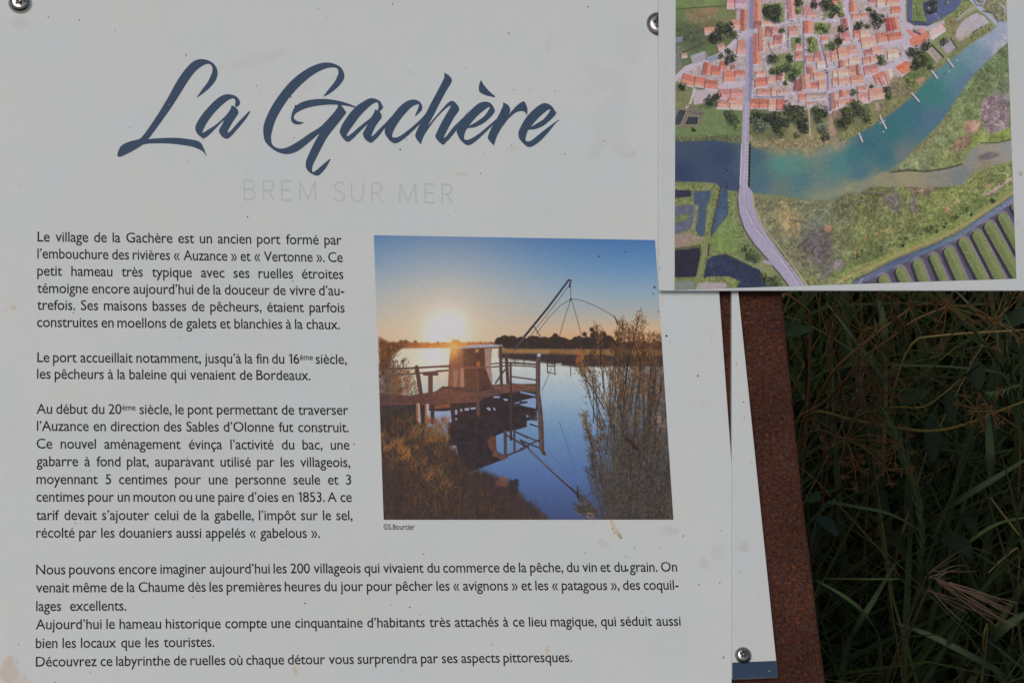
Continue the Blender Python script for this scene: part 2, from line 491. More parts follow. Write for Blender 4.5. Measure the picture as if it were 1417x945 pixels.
    for q in ([(512, 246), (527, 244), (527, 272), (514, 274)], [(545, 240), (556, 239), (556, 254), (546, 255)], [(570, 236), (598, 233), (598, 247), (572, 250)], [(606, 232), (636, 229), (636, 240), (608, 243)], [(515, 290), (528, 300), (518, 308)], [(698, 232), (718, 230), (728, 246), (716, 250)], [(738, 232), (748, 231), (756, 246), (748, 250)], [(740, 166), (780, 164), (782, 172), (745, 174)], [(800, 178), (828, 181), (828, 190), (806, 186)]):
        c.poly(q, (140, 150, 172), 0.95, 0.2)
    c.zoom(600, 450, 5.559)
    for q in ([(660, 505), (780, 532), (784, 548), (670, 522)], [(618, 600), (700, 572), (790, 553), (786, 640), (700, 622)], [(712, 690), (756, 696), (752, 712), (716, 706)], [(770, 655), (795, 657), (795, 672), (772, 668)], [(460, 545), (505, 547), (505, 560), (465, 558)], [(535, 568), (570, 570), (570, 582), (545, 580)]):
        c.poly(q, (118, 142, 176), 0.95, 0.2)
    c.line([(620, 612), (716, 590)], 14, (60, 48, 48))
    c.poly([(740, 650), (795, 645), (800, 735), (720, 730)], (44, 38, 42), 0.8, 0.5)
    def deck(px, py):
        g = np.exp(-(((px - 600) / 50) ** 2))[..., None]
        return (1 - g) * np.array((80, 60, 58.)) + g * np.array((96, 62, 52.))
    c.poly([(-420, 520), (-200, 540), (0, 512), (75, 488), (330, 522), (600, 445), (785, 466), (786, 515), (640, 500), (560, 520), (400, 556), (330, 592), (100, 605), (-60, 612), (-270, 612), (-440, 620)], deck, 1, 0.3, 0.3, 2)
    c.poly([(600, 446), (785, 466), (785, 490), (560, 520), (420, 470)], (112, 76, 60), 0.7, 0.6, 0.3, 3)
    for i in range(70):
        x = -400 + i * 7.5; y = 575
        c.line([(x, y - 25 - (0.08 * (x + 400) * 0.4)), (x + 22, y + 28)], 3, (58, 44, 46), 0.5)
    for i in range(40):
        x = U(100, 780); y = 530 - 0.06 * (x - 300) + U(-14, 12)
        c.line([(x, y), (x + U(20, 70), y - U(2, 8))], U(3, 6), (U(60, 130), U(45, 84), U(42, 66)), 0.6)
    c.poly([(0, 620), (60, 606), (130, 605), (128, 632), (0, 645)], (150, 92, 52), 0.7, 1.2, 0.2, 3)
    # rails, posts
    W = (76, 58, 54)
    for pts, w, col in (
        ([(515, 168), (518, 330), (522, 462)], 24, W), ([(558, 225), (565, 330), (572, 442)], 26, (72, 54, 50)),
        ([(592, 300), (597, 600), (594, 880)], 16, (62, 48, 48)), ([(478, 442), (548, 342)], 13, W),
        ([(440, 298), (548, 288)], 9, W), ([(580, 288), (690, 294), (792, 302)], 14, (70, 56, 54)), ([(448, 322), (600, 308), (775, 318), (790, 330)], 10, W),
        ([(602, 395), (700, 408), (786, 420)], 11, W), ([(330, 330), (338, 520), (345, 690)], 24, (84, 60, 54)),
        ([(0, 320), (118, 318)], 11, (96, 66, 54)), ([(20, 352), (112, 346)], 11, (88, 62, 52)), ([(235, 330), (440, 322)], 8, (112, 78, 66)),
        ([(110, 320), (448, 322)], 5, (104, 72, 60))):
        c.line(pts, w, col)
    c.poly([(786, 220), (822, 222), (820, 520), (836, 640), (846, 760), (852, 960), (872, 1000), (842, 1000), (812, 950), (800, 640), (786, 560)], (74, 60, 58), 1, 0.1, 0.25, 3)
    c.line([(792, 240), (806, 560), (828, 960)], 6, (108, 92, 88), 0.5)
    c.dab(811, 230, 16, (150, 164, 186), 1, 0.7)
    c.line([(300, 470), (345, 690)], 4, (110, 84, 76), 0.4)
    c.zoom(510, 320, 4.295)
    for pts, w, col in (
        ([(62, 822), (280, 812), (478, 800)], 11, (86, 62, 54)), ([(62, 860), (250, 848), (470, 828)], 10, (92, 70, 64)),
        ([(286, 808), (298, 880), (312, 975)], 24, (80, 54, 48)), ([(332, 848), (406, 848)], 20, (82, 60, 56)), ([(368, 850), (368, 960), (364, 1040)], 27, (84, 60, 54))):
        c.line(pts, w, col)
    c.zoom(510, 510, 4.295)
    for pts, w, col in (
        ([(294, 215), (300, 300), (304, 392)], 20, (150, 140, 140)), ([(288, 215), (290, 330)], 12, (140, 88, 46)), ([(350, 215), (350, 370)], 15, (156, 150, 156)),
        ([(340, 215), (342, 330)], 10, (146, 92, 50)), ([(380, 230), (380, 320)], 22, (58, 44, 42)), ([(320, 230), (322, 390)], 16, (50, 40, 40)),
        ([(505, 240), (508, 320)], 16, (54, 42, 42)), ([(812, 372), (814, 510)], 19, (70, 60, 62)), ([(866, 366), (868, 490)], 14, (66, 58, 62)),
        ([(822, 516), (900, 486), (950, 462)], 11, (62, 54, 58)), ([(868, 372), (945, 410)], 10, (58, 50, 54)), ([(820, 395), (880, 430), (945, 470)], 10, (58, 50, 54)), ([(845, 365), (848, 420)], 14, (50, 42, 44))):
        c.line(pts, w, col)
    c.zoom(720, 510, 4.295)
    for pts, w, w2, col in (
        ([(0, 388), (110, 434)], 10, 8, (62, 54, 60)), ([(0, 426), (112, 470)], 11, 9, (60, 52, 58)), ([(0, 478), (108, 424)], 11, 9, (60, 52, 58)),
        ([(0, 425), (60, 490), (180, 600), (300, 710), (345, 752)], 12, 13, (52, 46, 54)), ([(35, 470), (300, 700)], 4, 3, (120, 124, 140)),
        ([(232, 315), (270, 430), (330, 620)], 2.6, 2.2, (60, 70, 100)), ([(165, 490), (300, 640)], 2, 2, (62, 74, 106)),
        ([(0, 200), (38, 200)], 12, 10, (52, 44, 46)), ([(0, 150), (90, 170)], 14, 10, (56, 44, 44)), ([(60, 330), (105, 345)], 10, 6, (50, 42, 46)), ([(341, 700), (342, 755)], 8, 14, (50, 46, 54))):
        c.line(pts, w, col, 1, w2)
    # lifting net
    c.zoom(720, 320, 4.295)
    N = (52, 54, 66)
    c.line([(-40, 712), (25, 625)], 7, (70, 66, 70), 0.9, 12)
    c.line([(25, 625), (160, 460), (288, 290)], 13, (38, 40, 52), 1, 10)
    c.line([(286, 290), (300, 291)], 9, N); c.line([(300, 291), (293, 330)], 7, (40, 42, 54), 1, 11)
    for pts, w in (([(299, 332), (300, 400)], 3.4), ([(300, 403), (350, 407), (430, 436), (500, 472), (560, 508)], 3.4), ([(300, 405), (240, 440), (170, 512), (95, 610)], 3.2), ([(286, 328), (170, 482), (52, 632)], 3.2), ([(298, 410), (262, 520), (231, 632)], 3.4), ([(305, 410), (340, 530), (370, 645)], 3.4), ([(80, 562), (128, 640)], 6)):
        c.line(pts, w, N, 0.9)
    c.line([(558, 505), (570, 528), (579, 554)], 6, (40, 40, 50), 1, 9)
    c.dab(300, 405, 8, (40, 40, 52), 1, 0.6)
    c.dab(75, 550, 7, (150, 158, 166), .9, 0.5)
    for pts, w in (([(160, 760), (162, 842)], 6), ([(203, 730), (206, 850)], 6), ([(160, 800), (205, 803)], 8), ([(298, 760), (300, 862)], 5), ([(165, 838), (210, 848)], 5)):
        c.line(pts, w, (52, 48, 50), 0.9)
    c.line([(185, 815), (130, 945)], 3.5, (60, 66, 82), 0.9)
    c.poly([(210, 785), (245, 783), (243, 798), (210, 797)], (170, 172, 168), 0.8, 0.3)
    # grasses on the near bank
    c.zoom(0, 0, 1)
    c.poly([(524, 562), (545, 575), (560, 590), (575, 600), (600, 602), (618, 606), (622, 618), (634, 630), (650, 655), (672, 652), (690, 660), (697, 668), (708, 664), (716, 676), (726, 692), (742, 706), (756, 716), (760, 722), (526, 722)], (58, 46, 42), 1, 2.5, 0.3, 4)
    for i in range(4600):
        y = 575 + (724 - 575) * U(0, 1) ** 0.8
        edge = np.interp(y, [575, 605, 640, 660, 700, 724], [560, 615, 640, 668, 735, 762])
        x = U(526, edge)
        cl = math.sin(x * 0.21 + y * 0.09) * math.sin(y * 0.17 - x * 0.06) + 0.6 * math.sin(x * 0.09 - y * 0.13 + 2)
        g = math.exp(-(((x - 560) / 55) ** 2 + ((y - 620) / 34) ** 2))
        g2 = math.exp(-(((x - 600) / 35) ** 2 + ((y - 660) / 45) ** 2)) * 0.7
        lit = min(1, max(0.04, max(g, g2, 0.10) * (0.75 + 0.55 * cl)))
        if U(0, 1) < 0.16 + 0.55 * lit:
            col = np.array((U(108, 156), U(76, 106), U(44, 58))) * (0.5 + 0.5 * lit) + np.array((16, 12, 10)) * (1 - lit)
        else:
            col = np.array((U(40, 62), U(34, 48), U(34, 42)))
        L = U(3.5, 12)
        lean = rnd.gauss(0.5, 4.5) + 2 * cl
        c.line([(x, y), (x + lean * 0.4, y - L * 0.55), (x + lean, y - L)], U(0.7, 1.5), col, 0.75, 0.35)
    for i in range(170):
        x = U(655, 745); y = np.interp(x, [655, 690, 720, 745], [668, 676, 700, 716]) + U(-2, 8)
        c.line([(x, y), (x + U(-6, 6), y - U(8, 20))], 1.0, (U(44, 66), U(38, 52), U(42, 52)), 0.8, 0.3)
    for i in range(40):
        c.dab(U(686, 702), U(660, 672), U(1.4, 3), (U(90, 125), U(62, 76), U(50, 58)), 0.6, 0.4)
        c.dab(U(706, 716), U(662, 682), U(1.5, 3.5), (44, 42, 44), 0.8, 0.4)
    for i in range(260):
        x = U(588, 622); y = U(580, 612)
        c.line([(x, y), (x + U(-6, 6), y - U(3, 9))], U(.8, 1.5), (U(85, 140), U(62, 92), 46), 0.7, 0.4)
    # tamarisk on the right: fanned branches, each with feathery twigs
    c.poly([(838, 722), (834, 690), (846, 640), (840, 610), (850, 560), (858, 530), (880, 505), (918, 500), (934, 722)], (60, 51, 44), 0.62, 8.0, 0.9, 3)
    c.poly([(846, 722), (840, 660), (850, 620), (880, 600), (915, 600), (934, 660), (936, 722)], (60, 54, 48), 0.7, 9.0, 0.8, 3)
    tips = [(803, 497), (812, 505), (822, 488), (831, 458), (840, 500), (848, 480), (856, 462), (862, 448), (870, 455), (878, 470), (884, 441), (890, 462), (898, 478), (906, 462), (914, 470), (918, 492), (846, 520), (860, 505), (875, 498), (892, 495), (908, 505), (920, 530), (838, 545), (850, 560), (870, 530), (890, 530), (905, 545), (922, 570), (806, 572), (815, 590), (822, 606), (830, 580), (818, 625), (812, 650), (826, 650), (804, 690), (798, 702), (815, 706), (835, 640), (845, 600), (862, 580), (880, 570), (900, 590), (918, 610), (926, 640), (840, 680), (858, 640), (878, 630), (900, 650), (920, 680), (930, 700), (868, 680), (890, 690), (910, 705)]
    jobs = []
    for tx, ty in tips:
        for rep in range(3):
            ex, ey = tx + rnd.gauss(0, 5) * (rep > 0), ty + rnd.gauss(0, 7) * (rep > 0)
            bx = 872 + (ex - 872) * 0.68 + U(-16, 16); by = min(722, ey + U(45, 120))
            mx, my = bx + (ex - bx) * 0.45 + U(-4, 4), by + (ey - by) * 0.6
            jobs.append(((bx, by), (mx, my), (ex, ey)))
    for q in range(9):
        x = 840 + q * 11; c.line([(x + U(-4, 4), 722), (x + (x - 872) * .15 + U(-6, 6), 660), (x + (x - 872) * .4 + U(-8, 8), 590), (x + (x - 872) * .5 + U(-8, 8), 530)], 2.0, (50, 43, 40), 0.55, 0.7)
    rnd.shuffle(jobs)
    for (bx, by), (mx, my), (ex, ey) in jobs:
        pts = []
        for k in range(13):
            t = k / 12
            pts.append(((1 - t) ** 2 * bx + 2 * t * (1 - t) * mx + t * t * ex, (1 - t) ** 2 * by + 2 * t * (1 - t) * my + t * t * ey))
        c.line(pts, U(1.0, 1.9), (np.array((46, 38, 36)) if ey < 580 else np.array((58, 51, 45))) * U(.8, 1.2), 0.85 if ey < 580 else 0.5, 0.5)
        warm = U(0.7, 1.15)
        for _ in range(60):
            t = 0.25 + 0.75 * math.sqrt(U(0, 1)); k = t * 12; i0 = min(11, int(k)); f = k - i0
            x = pts[i0][0] * (1 - f) + pts[i0 + 1][0] * f; y = pts[i0][1] * (1 - f) + pts[i0 + 1][1] * f
            dx, dy = pts[i0 + 1][0] - pts[i0][0], pts[i0 + 1][1] - pts[i0][1]
            an = math.atan2(-dy, dx) + rnd.gauss(0, 0.65)
            x += rnd.gauss(0, 4.4) * (1.3 - 0.75 * t); y += rnd.gauss(0, 3.0)
            l = U(2.0, 6.0)
            q = np.clip((y - 545) / 110, 0, 1)
            col = np.array((112, 80, 50.)) * (1 - q) + np.array((80, 72, 62.)) * q
            if U(0, 1) < .42: col = col * 0.58
            elif U(0, 1) < .18: col = col * 1.2
            c.line([(x, y), (x + math.cos(an) * l * .5, y - math.sin(an) * l * .5 - .3), (x + math.cos(an) * l, y - math.sin(an) * l)], U(.6, 1.2), col * warm, 0.75, 0.3)
    for i in range(1700):
        y = U(560, 722); x = U(np.interp(y, [560, 600, 640, 690, 722], [838, 830, 832, 812, 800]), 934)
        an = rnd.gauss(1.6, 0.6); l = U(2, 6)
        col = np.array(rnd.choice([(74, 66, 57), (62, 55, 49), (52, 46, 43), (84, 74, 60), (68, 64, 58)])) * U(.85, 1.15)
        c.line([(x, y), (x + math.cos(an) * l, y - math.sin(an) * l)], U(.7, 1.4), col, 0.7, 0.3)
    for i in range(50):
        c.dab(803 + rnd.gauss(0, 4), 495 + rnd.gauss(0, 6), U(1.5, 3), (U(130, 165), U(78, 95), 50), 0.5, 0.3)
    for i in range(26):
        c.dab(912 + rnd.gauss(0, 4), 583 + rnd.gauss(0, 7), U(1.2, 3), (150, 112, 92), 0.5, 0.3)
        c.dab(U(812, 822), U(708, 718), U(1.0, 2.4), (140, 96, 72), 0.4, 0.3)
    for x, y, r in ((868, 608, 3.6), (872, 612, 3.0), (877, 617, 4.0), (881, 621, 3.8), (874, 611, 3)):
        c.dab(x, y, r * 1.1, (52, 30, 30), 0.95, 0.6)
    c.dab(807, 564, 3.5, (170, 166, 160), 0.6, 0.1)
    # orange flare round the hut and a veil as an inkjet print has
    g = np.exp(-(((X - 636) / 32) ** 2 + ((Y - 512) / 50) ** 2))
    c.I = mixc(c.I, (190, 112, 60), 0.20 * g)
    c.I = mixc(c.I, (228, 180, 110), 0.55 * np.exp(-(((X - 628) / 12) ** 2 + ((Y - 478) / 11) ** 2)))
    c.I = (c.I - 100) * 1.06 + 103
    for x, y, r in ((865.5, 348.7, 1.4), (905.7, 397.6, 2.2), (904, 406.5, 1.3), (911, 431.5, 1.2), (884, 549, 1.2), (912.5, 548, 1.2), (855, 694.6, 1.2), (829, 355, 1.6)):
        c.dab(x, y, r, (40, 36, 30), 0.9, 0.4)
    return c
# ------------------------------------------------------------------ the aerial print
def paint_aerial(w):
    c = Canvas([(935.4, -80.0), (1389.6, -80.0), (1406.5, 385.6), (933.4, 401.2)], 780, 790, w)
    X, Y = c.PX, c.PY
    rnd = random.Random(23)
    U = rnd.uniform
    def texture(amp, cell, seed):
        return (1 + amp * value_noise(c.H, c.W, cell * c.k, 4, seed))[..., None]
    def scatter(poly, n, r0, r1, cols, alpha=0.8, hard=0.4):
        p = c.px(poly); z = (c.o, c.z); c.zoom(0, 0, 1)
        x0, y0 = p.min(0); x1, y1 = p.max(0)
        k = 0; tries = 0
        while k < n and tries < n * 12:
            tries += 1
            x, y = U(x0, x1), U(y0, y1)
            ins = False
            for i in range(len(p)):
                ax, ay = p[i]; bx, by = p[(i + 1) % len(p)]
                if (ay > y) != (by > y) and x < ax + (y - ay) / (by - ay) * (bx - ax): ins = not ins
            if not ins: continue
            k += 1
            col = np.array(rnd.choice(cols)) * U(0.85, 1.15)
            c.dab(x, y, U(r0, r1), col, alpha, hard)
        c.zoom(*z[0], z[1])
    def streaks(poly, n, L, ang, spread, cols, alpha=0.5, wd=0.9):
        p = c.px(poly); z = (c.o, c.z); c.zoom(0, 0, 1)
        x0, y0 = p.min(0); x1, y1 = p.max(0); k = 0; tries = 0
        while k < n and tries < n * 12:
            tries += 1
            x, y = U(x0, x1), U(y0, y1); ins = False
            for i in range(len(p)):
                ax, ay = p[i]; bx, by = p[(i + 1) % len(p)]
                if (ay > y) != (by > y) and x < ax + (y - ay) / (by - ay) * (bx - ax): ins = not ins
            if not ins: continue
            k += 1; a = R(ang + rnd.gauss(0, spread)); l = U(0.4, 1) * L
            c.line([(x, y), (x + l * math.cos(a) * .5, y - l * math.sin(a) * .5 + U(-.6, .6)), (x + l * math.cos(a), y - l * math.sin(a))], U(.5, 1) * wd * 1.6, np.array(rnd.choice(cols)) * U(.85, 1.15), alpha, wd * .5)
        c.zoom(*z[0], z[1])
    def tree(x, y, r, tone='dark'):
        """a crown seen from above in the print: clumps, lit side and dark side"""
        p = c.px([(x, y)])[0]; r = r * 0.82 / c.z; z = (c.o, c.z); c.zoom(0, 0, 1)
        base = {'dark': (46, 56, 42), 'mid': (66, 80, 50), 'grey': (78, 98, 84), 'light': (100, 118, 62)}[tone]
        c.dab(p[0] - r * 0.35, p[1] + r * 0.25, r * 1.1, (52, 54, 58), 0.55, 0.5)
        n = int(16 + r * r * 2.0)
        ph = [U(0, 6.283) for _ in range(3)]
        for i in range(n):
            a = U(0, 6.283); rr_ = r * (1 + 0.22 * math.sin(2 * a + ph[0]) + 0.2 * math.sin(3 * a + ph[1]) + 0.14 * math.sin(5 * a + ph[2]))
            q = math.sqrt(U(0, 1)) * rr_
            dx, dy = math.cos(a) * q, math.sin(a) * q
            k = 0.80 + 0.22 * (dx - dy) / max(r, 1) + rnd.gauss(0, 0.30)
            if U(0, 1) < 0.12: k += 0.6
            c.dab(p[0] + dx, p[1] + dy, U(0.5, 1.5), np.array(base) * min(1.9, max(0.4, k)), 0.8, 0.35)
        c.zoom(*z[0], z[1])
    def house(x0, y0, x1, y1, col=(186, 124, 106), ang=0.0, wall=1.0, ridge='h'):
        z = (c.o, c.z)
        p = c.px([(x0, y0), (x1, y1)]); c.zoom(0, 0, 1)
        cx, cy = p.mean(0); hw, hh = abs(p[1] - p[0]) / 2
        ca, sa = math.cos(R(ang)), math.sin(R(ang))
        def q(*pts): return [(cx + a * ca - b * sa, cy + a * sa + b * ca) for a, b in pts]
        col = np.array(col, float) * U(0.90, 1.07); ang = ang + rnd.gauss(0, 2.5); hw *= U(.9, 1.05); hh *= U(.88, 1.08)
        c.poly(q((-hw - 1.3, -hh + .5), (hw - .4, -hh + .5), (hw - .4, hh + 1.4), (-hw - 1.3, hh + 1.4)), (76, 70, 88), 0.75, 0.35)
        if wall: c.poly(q((-hw, hh - .6), (hw, hh - .6), (hw, hh + 1.5 * wall), (-hw, hh + 1.5 * wall)), (178, 172, 178), 0.9)
        if ridge == 'h':
            f = U(-0.1, 0.25) * hh
            c.poly(q((-hw, -hh), (hw, -hh), (hw, f), (-hw, f)), col * 0.90, 1, 0, 0.16, 1.2, rnd.randint(0, 999))
            c.poly(q((-hw, f), (hw, f), (hw, hh), (-hw, hh)), col * 1.03 + 3, 1, 0, 0.16, 1.2, rnd.randint(0, 999))
        else:
            f = U(-0.15, 0.15) * hw
            c.poly(q((-hw, -hh), (f, -hh), (f, hh), (-hw, hh)), col * 0.84, 1, 0, 0.16, 1.2, rnd.randint(0, 999))
            c.poly(q((f, -hh), (hw, -hh), (hw, hh), (f, hh)), col * 1.06 + 4, 1, 0, 0.16, 1.2, rnd.randint(0, 999))
        for _ in range(rnd.randint(0, 2)):
            a, b = U(-hw, hw) * 0.8, U(-hh, hh) * 0.7
            px_, py_ = q((a, b))[0]
            c.dab(px_, py_, U(0.5, 1.0), rnd.choice([(98, 74, 76), (208, 196, 190), (110, 84, 84)]), 0.8, 0.4)
        for _ in range(max(1, int(hw * hh / 14))):
            px_, py_ = q((U(-hw, hw), U(-hh, hh)))[0]
            c.dab(px_, py_, U(0.8, 1.8), col * U(0.8, 1.18), 0.45, 0.3)
        c.zoom(*z[0], z[1])
    # -------- land underneath everything
    land = c.field([(945, 20, (92, 112, 74)), (985, 10, (104, 122, 78)), (960, 60, (84, 96, 72)), (990, 40, (112, 112, 82)), (1000, 70, (92, 108, 70)), (950, 120, (104, 112, 82)), (960, 175, (104, 116, 78)), (985, 165, (100, 122, 80)), (1010, 170, (96, 112, 72)), (1060, 190, (96, 104, 72)), (1120, 190, (126, 124, 88)), (1160, 150, (100, 104, 76)), (1220, 140, (118, 122, 84)), (1120, 60, (120, 116, 112)), (1280, 60, (112, 124, 88)), (1340, 20, (128, 132, 100)), (1100, 300, (112, 122, 86)), (1200, 320, (114, 122, 78)), (1050, 280, (118, 126, 92)), (1330, 260, (118, 128, 88)), (1390, 120, (104, 120, 86)), (1350, 150, (114, 130, 86))])
    c.I = land * texture(0.30, 14, 3) * texture(0.28, 1.3, 4)
    # the west fields
    c.zoom(920, 0, 4.5)
    c.poly([(64, -320), (520, -320), (515, 40), (380, 45), (120, 55), (64, 60)], (106, 126, 82), 0.8, 2, 0.15, 6)
    c.poly([(120, 62), (240, 45), (345, 40), (320, 95), (240, 150), (150, 150)], (120, 112, 84), 0.9, 2, 0.2, 3)
    c.poly([(220, 70), (330, 45), (345, 80), (280, 100)], (140, 112, 92), 0.6, 2)
    c.line([(64, 62), (180, 50), (380, 40)], 8, (66, 80, 56), 0.7)
    c.poly([(64, 150), (150, 140), (240, 180), (260, 230), (150, 300), (64, 250)], (74, 86, 66), 0.8, 3, 0.4, 3)
    c.line([(110, 330), (200, 290), (250, 270)], 10, (72, 72, 58), 0.6)
    c.poly([(64, 235), (112, 228), (108, 262), (64, 268)], (122, 124, 148), 0.9, 0.4)
    c.poly([(64, 290), (100, 290), (106, 420), (64, 440)], (112, 114, 124), 0.7, 1.5, 0.4, 2)
    c.poly([(110, 380), (260, 280), (320, 240), (330, 280), (280, 330), (140, 420)], (86, 110, 70), 0.7, 2, 0.2, 3)
    c.poly([(64, 520), (170, 545), (165, 600), (130, 665), (64, 690)], (112, 116, 86), 0.8, 2, 0.2, 3)
    c.poly([(64, 690), (150, 680), (250, 690), (235, 760), (210, 790), (64, 800)], (110, 100, 96), 0.7, 1, 0.2, 3)
    c.poly([(240, 690), (470, 680), (480, 850), (64, 850), (64, 800), (215, 790)], (100, 122, 80), 0.85, 1.5, 0.12, 3)
    c.poly([(64, 860), (250, 850), (470, 840), (478, 885), (64, 880)], (88, 92, 66), 0.8, 1.5, 0.5, 2)
    scatter([(64, 850), (475, 835), (478, 885), (64, 880)], 90, 0.6, 1.6, [(62, 70, 54), (140, 138, 128), (112, 112, 84), (74, 84, 60)])
    c.poly([(95, 680), (135, 688), (98, 780), (64, 782), (64, 740)], (56, 66, 74), 1, 0.3, 0.2)
    c.line([(95, 680), (138, 688), (98, 782), (64, 786)], 6, (142, 128, 112), 0.8)
    c.poly([(145, 725), (212, 728), (205, 778), (122, 778)], (48, 58, 66), 1, 0.3, 0.2)
    c.line([(145, 725), (212, 728), (205, 780), (120, 780), (145, 725)], 5, (142, 130, 116), 0.8)
    c.poly([(175, 560), (340, 560), (270, 640), (180, 655)], (164, 156, 164), 0.95, 0.6)
    c.line([(185, 555), (160, 640), (135, 672)], 12, (178, 172, 174), 0.9)
    scatter([(140, 650), (245, 650), (245, 715), (140, 715)], 36, 0.6, 1.6, [(80, 66, 84), (132, 100, 96), (110, 92, 104), (66, 60, 72)])
    # -------- village ground and lanes
    c.zoom(900, 0, 2.3056)
    def pale(px, py):
        return np.broadcast_to(np.array((164, 154, 158.)), px.shape + (3,))
    c.poly([(270, -190), (815, -190), (820, 90), (850, 95), (905, 120), (850, 190), (800, 240), (750, 300), (700, 330), (580, 355), (480, 350), (320, 350), (210, 345), (215, 290), (180, 260), (85, 262), (110, 225), (180, 190), (240, 165), (275, 120)], pale, 0.9, 1.0, 0.22, 2)
    scatter([(330, -190), (800, -190), (800, 130), (700, 180), (500, 190), (330, 340)], 420, 0.7, 2.2, [(96, 104, 76), (120, 112, 104), (84, 88, 84), (110, 100, 108), (162, 152, 150)], 0.7)
    RD = (166, 161, 174)
    c.zoom(920, 0, 4.5)
    for pts, w_, a in (([(64, 495), (130, 430), (250, 380), (330, 355), (400, 300), (470, 230), (520, 205)], 30, 1), ([(350, 545), (500, 520)], 34, 1), ([(535, 195), (600, 190), (700, 160), (780, 130), (860, 125), (1000, 132), (1130, 122)], 24, 1),
                     ([(1140, -300), (1135, 100), (1150, 150)], 34, 1), ([(860, 130), (862, 300), (866, 460), (900, 490)], 20, .9), ([(770, 190), (765, 300)], 20, .8), ([(880, 220), (960, 232), (970, 300), (1010, 440), (1012, 560)], 22, .9),
                     ([(545, 590), (620, 600), (740, 600), (800, 570), (1010, 570), (1170, 540)], 24, 1), ([(1020, 580), (1028, 700)], 24, 1), ([(1000, 430), (1100, 395), (1170, 380)], 24, .9)):
        c.line(pts, w_, RD, a)
    for pts in ([(862, 140), (866, 460)], [(768, 190), (765, 300)], [(970, 260), (1010, 420)], [(1140, 30), (1140, 110)], [(560, 604), (740, 606)], [(1022, 590), (1028, 690)], [(1012, 450), (1015, 560)]):
        c.line(pts, 12, (104, 104, 132), 0.75)
    c.zoom(1160, 0, 4.5)
    for pts, w_, a in (([(400, -300), (398, 130), (410, 200), (420, 300)], 34, 1), ([(50, -300), (60, 110), (100, 250), (120, 290)], 26, 1), ([(120, 290), (260, 290), (420, 260)], 34, 1), ([(130, 300), (150, 420), (165, 500)], 22, .9),
                     ([(0, 545), (165, 500), (300, 430), (420, 360), (440, 290)], 32, 1), ([(390, 150), (560, 180), (660, 140)], 30, .9), ([(420, 260), (440, 180)], 50, .9)):
        c.line(pts, w_, RD, a)
    # gardens
    c.zoom(920, 0, 4.5)
    G = (104, 122, 76)
    for q in ([(600, 30), (740, 20), (745, 140), (620, 140)], [(690, 340), (790, 330), (800, 470), (740, 520), (660, 440)], [(930, 145), (1040, 150), (1020, 215), (930, 215)], [(890, 240), (950, 245), (960, 330), (890, 330)], [(990, 270), (1080, 240), (1085, 310), (990, 320)], [(780, 230), (850, 230), (850, 300), (790, 320)], [(800, 0), (860, 0), (850, 90), (810, 90)], [(980, 0), (1100, 0), (1110, 110), (990, 110)], [(800, 380), (870, 380), (860, 470), (790, 500)]):
        c.poly(q, G, 0.85, 1, 0.3, 2)
        scatter(q, 22, 0.7, 2.0, [(70, 84, 54), (128, 140, 84), (84, 98, 58), (132, 116, 76)])
    c.poly([(1010, 195), (1090, 145), (1100, 190), (1050, 225)], (156, 138, 130), 0.9, 1)
    c.poly([(1060, 240), (1085, 200), (1090, 290), (1075, 310)], (80, 66, 56), 0.8, 1, 0.3)
    # -------- houses, west part
    A, B_, Cc, D, E = (196, 124, 106), (202, 150, 134), (194, 138, 134), (210, 170, 154), (172, 114, 110)
    c.zoom(920, 0, 4.5)
